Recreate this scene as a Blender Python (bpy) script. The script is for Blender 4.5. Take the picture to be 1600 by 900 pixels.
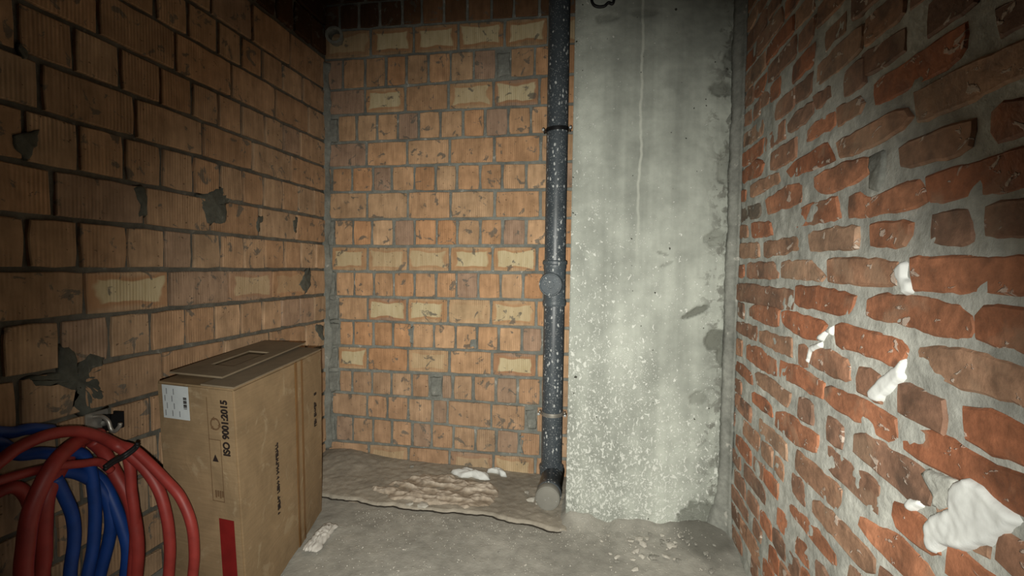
import bpy, bmesh, math, random
from mathutils import Vector, Matrix, noise

random.seed(11)
scene = bpy.context.scene
for o in list(bpy.data.objects):
    bpy.data.objects.remove(o)
COL = scene.collection

# ------------------------------------------------------------------ camera
H = 1.16                                   # lens height above the floor
cam_d = bpy.data.cameras.new('camera')
cam = bpy.data.objects.new('camera', cam_d)
COL.objects.link(cam)
cam_d.sensor_fit = 'HORIZONTAL'
cam_d.sensor_width = 36.0
cam_d.lens = 729.0 / 1600.0 * 36.0
cam_d.clip_start = 0.02
YAW, PITCH, ROLL = 0.18222, 0.042791, 0.013802
f = Vector((-math.sin(YAW), math.cos(YAW), 0)); r = Vector((math.cos(YAW), math.sin(YAW), 0)); u = Vector((0, 0, 1))
f2 = f * math.cos(PITCH) - u * math.sin(PITCH); u2 = u * math.cos(PITCH) + f * math.sin(PITCH)
r3 = r * math.cos(ROLL) + u2 * math.sin(ROLL); u3 = u2 * math.cos(ROLL) - r * math.sin(ROLL)
M = Matrix((r3, u3, -f2)).transposed().to_4x4()
M.translation = (0, 0, H)
cam.matrix_world = M
scene.camera = cam

# ------------------------------------------------------------------ world, lamp, exposure
world = bpy.data.worlds.new('world'); scene.world = world
world.use_nodes = True
world.node_tree.nodes['Background'].inputs[0].default_value = (0.75, 0.85, 1.0, 1)
world.node_tree.nodes['Background'].inputs[1].default_value = 0.004

ld = bpy.data.lights.new('hand_torch', 'SPOT')       # the phone lamp, held just beside the lens
ld.energy = 255
ld.color = (1.0, 0.975, 0.885)
ld.spot_size = math.radians(102)
ld.spot_blend = 1.0
ld.shadow_soft_size = 0.012
lamp = bpy.data.objects.new('hand_torch', ld)
COL.objects.link(lamp)
lamp.location = (-0.03, 0.0, H - 0.06)
lamp.rotation_euler = (Vector((-0.28, 2.13, 0.54)) - lamp.location).to_track_quat('-Z', 'Y').to_euler()

vs = scene.view_settings
vs.view_transform = 'Standard'; vs.look = 'None'; vs.gamma = 1.0; vs.use_curve_mapping = False
vs.exposure = 0.0

# ------------------------------------------------------------------ room dimensions (metres)
D = 2.56        # face of the back brick wall
XL = -1.604     # face of the left brick wall
XR = 0.579      # face of the right brick wall
DC = 2.13       # face of the concrete column
XC = -0.125     # left arris of the column
TOP = 2.95

BACK_BRICKS = [(0,-1.624,-1.36,2.831,2.831,2.683,2.685,0),(0,-1.36,-1.101,2.831,2.83,2.681,2.683,0),(0,-1.101,-0.851,2.83,2.83,2.679,2.681,0),(0,-0.851,-0.603,2.83,2.829,2.678,2.679,0),(0,-0.603,-0.355,2.829,2.829,2.676,2.678,0),(0,-0.355,-0.134,2.829,2.829,2.674,2.676,0),(1,-1.624,-1.521,2.685,2.685,2.537,2.539,0),(1,-1.521,-1.4,2.685,2.684,2.535,2.537,0),(1,-1.4,-1.268,2.684,2.683,2.533,2.535,0),(1,-1.268,-1.131,2.683,2.682,2.531,2.533,0),(1,-1.131,-1.012,2.682,2.681,2.529,2.531,0),(1,-1.012,-0.884,2.681,2.68,2.527,2.529,0),(1,-0.884,-0.746,2.68,2.679,2.525,2.527,0),(1,-0.746,-0.608,2.679,2.678,2.522,2.525,0),(1,-0.608,-0.483,2.678,2.677,2.52,2.522,0),(1,-0.483,-0.343,2.677,2.676,2.518,2.52,0),(1,-0.343,-0.232,2.676,2.675,2.516,2.518,0),(1,-0.232,-0.124,2.675,2.674,2.515,2.516,0),(2,-1.625,-1.324,2.539,2.534,2.371,2.373,0.5),(2,-1.324,-1.061,2.534,2.53,2.37,2.371,1),(2,-1.061,-0.797,2.53,2.526,2.368,2.37,1),(2,-0.797,-0.534,2.526,2.521,2.367,2.368,1),(2,-0.534,-0.291,2.521,2.517,2.365,2.367,1),(2,-0.291,-0.121,2.517,2.514,2.364,2.365,0.6),(3,-1.626,-1.502,2.373,2.372,2.194,2.193,0),(3,-1.502,-1.36,2.372,2.371,2.195,2.194,0),(3,-1.36,-1.228,2.371,2.371,2.196,2.195,0),(3,-1.228,-1.103,2.371,2.37,2.197,2.196,0),(3,-1.103,-0.972,2.37,2.369,2.198,2.197,0),(3,-0.972,-0.84,2.369,2.368,2.199,2.198,0),(3,-0.84,-0.706,2.368,2.368,2.2,2.199,0),(3,-0.706,-0.579,2.368,2.367,2.2,2.2,0),(3,-0.5,-0.365,2.367,2.366,2.202,2.201,0),(3,-0.365,-0.251,2.366,2.365,2.203,2.202,0),(3,-0.251,-0.118,2.365,2.364,2.204,2.203,0),(4,-1.622,-1.36,2.193,2.195,2.047,2.047,0),(4,-1.36,-1.11,2.195,2.197,2.046,2.047,1),(4,-1.11,-0.852,2.197,2.199,2.046,2.046,0),(4,-0.852,-0.591,2.199,2.2,2.046,2.046,0.8),(4,-0.591,-0.335,2.2,2.202,2.046,2.046,1),(4,-0.335,-0.114,2.202,2.204,2.046,2.046,0),(5,-1.535,-1.412,2.047,2.047,1.887,1.886,0),(5,-1.412,-1.283,2.047,2.047,1.888,1.887,0),(5,-1.283,-1.156,2.047,2.046,1.888,1.888,0),(5,-1.156,-1.028,2.046,2.046,1.889,1.888,0),(5,-1.028,-0.898,2.046,2.046,1.889,1.889,0),(5,-0.898,-0.766,2.046,2.046,1.89,1.889,0),(5,-0.766,-0.637,2.046,2.046,1.89,1.89,0),(5,-0.637,-0.506,2.046,2.046,1.891,1.89,0),(5,-0.506,-0.381,2.046,2.046,1.892,1.891,0),(5,-0.381,-0.255,2.046,2.046,1.892,1.892,0),(5,-0.255,-0.128,2.046,2.046,1.893,1.892,0),(6,-1.598,-1.351,1.886,1.887,1.742,1.742,0),(6,-1.351,-1.097,1.887,1.888,1.741,1.742,0),(6,-1.097,-0.843,1.888,1.89,1.741,1.741,0),(6,-0.843,-0.584,1.89,1.891,1.741,1.741,0),(6,-0.584,-0.323,1.891,1.892,1.74,1.741,0),(6,-0.323,-0.125,1.892,1.893,1.74,1.74,0),(7,-1.636,-1.574,1.742,1.742,1.595,1.596,0),(7,-1.574,-1.441,1.742,1.742,1.595,1.595,0),(7,-1.441,-1.311,1.742,1.742,1.595,1.595,0),(7,-1.311,-1.191,1.742,1.742,1.594,1.595,0),(7,-1.191,-1.053,1.742,1.741,1.594,1.594,0),(7,-1.053,-0.926,1.741,1.741,1.593,1.594,0),(7,-0.926,-0.797,1.741,1.741,1.593,1.593,0),(7,-0.797,-0.663,1.741,1.741,1.593,1.593,0),(7,-0.663,-0.535,1.741,1.741,1.592,1.593,0),(7,-0.535,-0.402,1.741,1.74,1.592,1.592,0),(7,-0.402,-0.275,1.74,1.74,1.591,1.592,0),(7,-0.275,-0.129,1.74,1.74,1.591,1.591,0),(8,-1.603,-1.347,1.595,1.595,1.435,1.435,0),(8,-1.347,-1.092,1.595,1.594,1.435,1.435,0),(8,-1.092,-0.835,1.594,1.593,1.435,1.435,0),(8,-0.835,-0.576,1.593,1.592,1.435,1.435,0),(8,-0.576,-0.321,1.592,1.592,1.435,1.435,0),(8,-0.321,-0.126,1.592,1.591,1.435,1.435,0),(9,-1.558,-1.437,1.435,1.435,1.276,1.275,0),(9,-1.437,-1.315,1.435,1.435,1.277,1.276,0),(9,-1.315,-1.178,1.435,1.435,1.278,1.277,0),(9,-1.178,-1.048,1.435,1.435,1.279,1.278,0),(9,-1.048,-0.916,1.435,1.435,1.28,1.279,0),(9,-0.916,-0.794,1.435,1.435,1.281,1.28,0),(9,-0.794,-0.659,1.435,1.435,1.282,1.281,0),(9,-0.659,-0.531,1.435,1.435,1.283,1.282,0),(9,-0.531,-0.397,1.435,1.435,1.284,1.283,0),(9,-0.397,-0.269,1.435,1.435,1.285,1.284,0),(9,-0.269,-0.13,1.435,1.435,1.286,1.285,0),(10,-1.579,-1.343,1.275,1.276,1.127,1.125,0.8),(10,-1.343,-1.09,1.276,1.278,1.13,1.127,0.55),(10,-1.09,-0.836,1.278,1.28,1.132,1.13,0.7),(10,-0.836,-0.587,1.28,1.282,1.134,1.132,1),(10,-0.587,-0.334,1.282,1.284,1.137,1.134,1),(10,-0.334,-0.127,1.284,1.286,1.139,1.137,0),(11,-1.55,-1.429,1.125,1.127,0.976,0.975,0),(11,-1.429,-1.304,1.127,1.128,0.977,0.976,0),(11,-1.304,-1.177,1.128,1.129,0.978,0.977,0),(11,-1.177,-1.05,1.129,1.13,0.979,0.978,0),(11,-1.05,-0.918,1.13,1.131,0.98,0.979,0),(11,-0.918,-0.795,1.131,1.132,0.981,0.98,0),(11,-0.795,-0.667,1.132,1.134,0.982,0.981,0),(11,-0.667,-0.538,1.134,1.135,0.983,0.982,0),(11,-0.538,-0.41,1.135,1.136,0.984,0.983,0),(11,-0.41,-0.292,1.136,1.137,0.985,0.984,0),(11,-0.292,-0.131,1.137,1.139,0.986,0.985,0),(12,-1.534,-1.343,0.975,0.977,0.833,0.833,0),(12,-1.343,-1.093,0.977,0.979,0.833,0.833,1),(12,-1.093,-0.845,0.979,0.981,0.833,0.833,1),(12,-0.845,-0.591,0.981,0.983,0.832,0.833,0.15),(12,-0.591,-0.333,0.983,0.985,0.832,0.832,0.8),(12,-0.333,-0.132,0.985,0.986,0.832,0.832,0),(13,-1.526,-1.434,0.833,0.833,0.679,0.678,0),(13,-1.434,-1.306,0.833,0.833,0.68,0.679,0),(13,-1.306,-1.18,0.833,0.833,0.681,0.68,0),(13,-1.18,-1.065,0.833,0.833,0.682,0.681,0),(13,-1.065,-0.927,0.833,0.833,0.684,0.682,0),(13,-0.927,-0.798,0.833,0.832,0.685,0.684,0),(13,-0.798,-0.671,0.832,0.832,0.686,0.685,0),(13,-0.671,-0.545,0.832,0.832,0.687,0.686,0),(13,-0.545,-0.413,0.832,0.832,0.688,0.687,0),(13,-0.413,-0.295,0.832,0.832,0.69,0.688,0),(13,-0.295,-0.136,0.832,0.832,0.691,0.69,0),(14,-1.539,-1.343,0.678,0.68,0.536,0.534,1),(14,-1.343,-1.088,0.68,0.682,0.539,0.536,0),(14,-1.088,-0.835,0.682,0.684,0.542,0.539,0.35),(14,-0.835,-0.58,0.684,0.687,0.545,0.542,0),(14,-0.58,-0.328,0.687,0.689,0.548,0.545,1),(14,-0.328,-0.137,0.689,0.691,0.55,0.548,0),(15,-1.531,-1.442,0.534,0.535,0.393,0.393,0),(15,-1.442,-1.314,0.535,0.536,0.393,0.393,0),(15,-1.314,-1.191,0.536,0.538,0.393,0.393,0),(15,-1.191,-1.063,0.538,0.539,0.392,0.393,0),(15,-1.063,-0.953,0.539,0.541,0.392,0.392,0),(15,-0.882,-0.813,0.541,0.542,0.392,0.392,0),(15,-0.813,-0.691,0.542,0.544,0.391,0.392,0),(15,-0.691,-0.556,0.544,0.545,0.391,0.391,0),(15,-0.556,-0.434,0.545,0.547,0.391,0.391,0),(15,-0.434,-0.3,0.547,0.548,0.391,0.391,0),(15,-0.3,-0.141,0.548,0.55,0.39,0.391,0),(16,-1.578,-1.345,0.393,0.393,0.252,0.255,0),(16,-1.345,-1.215,0.393,0.393,0.25,0.252,0),(16,-1.215,-1.086,0.393,0.392,0.248,0.25,0),(16,-1.086,-0.936,0.392,0.392,0.246,0.248,0),(16,-0.936,-0.841,0.392,0.392,0.245,0.246,0),(16,-0.841,-0.584,0.392,0.391,0.241,0.245,0),(16,-0.584,-0.381,0.391,0.391,0.239,0.241,0),(16,-0.327,-0.142,0.391,0.39,0.235,0.238,0),(17,-1.552,-1.438,0.255,0.253,0.094,0.093,0),(17,-1.438,-1.309,0.253,0.251,0.095,0.094,0),(17,-1.309,-1.187,0.251,0.25,0.096,0.095,0),(17,-1.187,-1.058,0.25,0.248,0.097,0.096,0),(17,-1.058,-0.939,0.248,0.246,0.098,0.097,0),(17,-0.939,-0.806,0.246,0.245,0.099,0.098,0),(17,-0.806,-0.673,0.245,0.243,0.1,0.099,0),(17,-0.673,-0.552,0.243,0.241,0.101,0.1,0),(17,-0.552,-0.419,0.241,0.239,0.102,0.101,0),(17,-0.419,-0.296,0.239,0.238,0.103,0.102,0),(17,-0.296,-0.142,0.238,0.235,0.105,0.103,0),(18,-1.604,-1.336,0.093,0.095,-0.063,-0.07,0),(18,-1.336,-1.081,0.095,0.097,-0.056,-0.063,0.35),(18,-1.081,-0.828,0.097,0.099,-0.05,-0.056,0),(18,-0.828,-0.567,0.099,0.101,-0.043,-0.05,0.35),(18,-0.567,-0.326,0.101,0.103,-0.036,-0.043,0.5),(18,-0.326,-0.143,0.103,0.105,-0.032,-0.036,0)]
LEFT_BRICKS = [(1,0.974,1.234,2.377,2.194,0),(1,1.234,1.494,2.377,2.194,0),(1,1.494,1.724,2.377,2.194,0),(1,1.724,1.957,2.377,2.194,0),(1,1.957,2.232,2.377,2.194,0),(1,2.232,2.55,2.377,2.194,0),(2,0.908,1.038,2.194,2.048,0),(2,1.038,1.168,2.194,2.048,0),(2,1.168,1.298,2.194,2.048,0),(2,1.298,1.473,2.194,2.048,0),(2,1.473,1.61,2.194,2.048,0),(2,1.61,1.758,2.194,2.048,0),(2,1.758,1.891,2.194,2.048,0),(2,1.891,2.026,2.194,2.048,0),(2,2.026,2.17,2.194,2.048,0),(2,2.17,2.338,2.194,2.048,0),(2,2.338,2.55,2.194,2.048,0),(3,0.744,1.004,2.048,1.89,0),(3,1.004,1.271,2.048,1.89,0),(3,1.271,1.554,2.048,1.89,0),(3,1.554,1.829,2.048,1.89,0),(3,1.829,2.111,2.048,1.89,0),(3,2.111,2.383,2.048,1.89,0),(3,2.383,2.55,2.048,1.89,0),(4,0.785,0.915,1.89,1.743,0),(4,0.915,1.056,1.89,1.743,0),(4,1.056,1.198,1.89,1.743,0),(4,1.198,1.339,1.89,1.743,0),(4,1.339,1.487,1.89,1.743,0),(4,1.487,1.625,1.89,1.743,0),(4,1.625,1.756,1.89,1.743,0),(4,1.756,1.887,1.89,1.743,0),(4,1.887,2.036,1.89,1.743,0),(4,2.036,2.172,1.89,1.743,0),(4,2.172,2.308,1.89,1.743,0),(4,2.308,2.55,1.89,1.743,0),(5,0.595,0.855,1.743,1.595,0),(5,0.855,1.105,1.743,1.595,0),(5,1.105,1.389,1.743,1.595,0),(5,1.389,1.672,1.743,1.595,0),(5,1.672,1.953,1.743,1.595,0),(5,1.953,2.231,1.743,1.595,0),(5,2.231,2.55,1.743,1.595,0),(6,0.788,0.918,1.595,1.439,0),(6,0.918,1.066,1.595,1.439,0),(6,1.066,1.203,1.595,1.439,0),(6,1.203,1.35,1.595,1.439,0),(6,1.35,1.486,1.595,1.439,0),(6,1.486,1.626,1.595,1.439,0),(6,1.626,1.762,1.595,1.439,0),(6,1.762,1.89,1.595,1.439,0),(6,1.89,2.028,1.595,1.439,0),(6,2.028,2.163,1.595,1.439,0),(6,2.163,2.294,1.595,1.439,0),(6,2.294,2.433,1.595,1.439,0),(6,2.433,2.55,1.595,1.439,0),(7,0.597,0.857,1.439,1.29,0),(7,0.857,1.132,1.439,1.29,0),(7,1.132,1.418,1.439,1.29,0),(7,1.418,1.708,1.439,1.29,0),(7,1.708,1.995,1.439,1.29,0),(7,1.995,2.271,1.439,1.29,0),(7,2.271,2.55,1.439,1.29,0),(8,0.792,0.922,1.29,1.136,0),(8,0.922,1.059,1.29,1.136,0),(8,1.059,1.198,1.29,1.136,0),(8,1.198,1.35,1.29,1.136,0),(8,1.35,1.491,1.29,1.136,0),(8,1.491,1.617,1.29,1.136,0),(8,1.617,1.76,1.29,1.136,0),(8,1.76,1.894,1.29,1.136,0),(8,1.894,2.033,1.29,1.136,0),(8,2.033,2.175,1.29,1.136,0),(8,2.175,2.313,1.29,1.136,0),(8,2.313,2.449,1.29,1.136,0),(8,2.449,2.55,1.29,1.136,0),(9,0.646,0.906,1.136,0.986,0),(9,0.906,1.211,1.136,0.986,0),(9,1.211,1.507,1.136,0.986,1),(9,1.507,1.797,1.136,0.986,0),(9,1.797,2.081,1.136,0.986,0.5),(9,2.081,2.352,1.136,0.986,0.25),(9,2.352,2.55,1.136,0.986,0),(10,0.725,0.855,0.986,0.831,0),(10,0.855,0.994,0.986,0.831,0),(10,0.994,1.139,0.986,0.831,0),(10,1.139,1.285,0.986,0.831,0),(10,1.285,1.431,0.986,0.831,0),(10,1.431,1.579,0.986,0.831,0),(10,1.579,1.724,0.986,0.831,0),(10,1.724,1.87,0.986,0.831,0),(10,1.87,2.011,0.986,0.831,0),(10,2.011,2.147,0.986,0.831,0),(10,2.147,2.299,0.986,0.831,0),(10,2.299,2.429,0.986,0.831,0),(10,2.429,2.55,0.986,0.831,0),(11,0.569,0.829,0.831,0.676,0),(11,0.829,1.031,0.831,0.676,0),(11,1.031,1.198,0.831,0.676,0),(11,1.198,1.476,0.831,0.676,0),(11,1.476,1.77,0.831,0.676,0),(11,1.77,2.059,0.831,0.676,0),(11,2.059,2.35,0.831,0.676,0),(11,2.35,2.55,0.831,0.676,0),(12,0.695,0.825,0.676,0.531,0),(12,0.825,0.97,0.676,0.531,0),(12,0.97,1.123,0.676,0.531,0),(12,1.123,1.282,0.676,0.531,0),(12,1.282,1.427,0.676,0.531,0),(12,1.427,1.576,0.676,0.531,0),(12,1.576,1.722,0.676,0.531,0),(12,1.722,1.869,0.676,0.531,0),(12,1.869,2.012,0.676,0.531,0),(12,2.012,2.153,0.676,0.531,0),(12,2.153,2.285,0.676,0.531,0),(12,2.285,2.418,0.676,0.531,0),(12,2.418,2.55,0.676,0.531,0),(13,0.561,0.821,0.531,0.39,0),(13,0.821,1.191,0.531,0.39,0),(13,1.191,1.457,0.531,0.39,0),(13,1.457,1.78,0.531,0.39,0),(13,1.78,2.069,0.531,0.39,0),(13,2.069,2.309,0.531,0.39,0),(13,2.309,2.55,0.531,0.39,0),(14,0.698,0.828,0.39,0.245,0),(14,0.828,0.97,0.39,0.245,0),(14,0.97,1.116,0.39,0.245,0),(14,1.116,1.272,0.39,0.245,0),(14,1.272,1.416,0.39,0.245,0),(14,1.416,1.568,0.39,0.245,0),(14,1.568,1.714,0.39,0.245,0),(14,1.714,1.861,0.39,0.245,0),(14,1.861,1.999,0.39,0.245,0),(14,1.999,2.137,0.39,0.245,0),(14,2.137,2.274,0.39,0.245,0),(14,2.274,2.412,0.39,0.245,0),(14,2.412,2.55,0.39,0.245,0),(15,0.621,0.881,0.245,0.091,0),(15,0.881,1.186,0.245,0.091,0),(15,1.186,1.478,0.245,0.091,0),(15,1.478,1.783,0.245,0.091,0),(15,1.783,2.07,0.245,0.091,0),(15,2.07,2.31,0.245,0.091,0),(15,2.31,2.55,0.245,0.091,0),(16,0.889,1.029,0.091,-0.067,0),(16,1.029,1.169,0.091,-0.067,0),(16,1.169,1.324,0.091,-0.067,0),(16,1.324,1.467,0.091,-0.067,0),(16,1.467,1.596,0.091,-0.067,0),(16,1.596,1.732,0.091,-0.067,0),(16,1.732,1.869,0.091,-0.067,0),(16,1.869,2.005,0.091,-0.067,0),(16,2.005,2.141,0.091,-0.067,0),(16,2.141,2.277,0.091,-0.067,0),(16,2.277,2.414,0.091,-0.067,0),(16,2.414,2.55,0.091,-0.067,0)]
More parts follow.
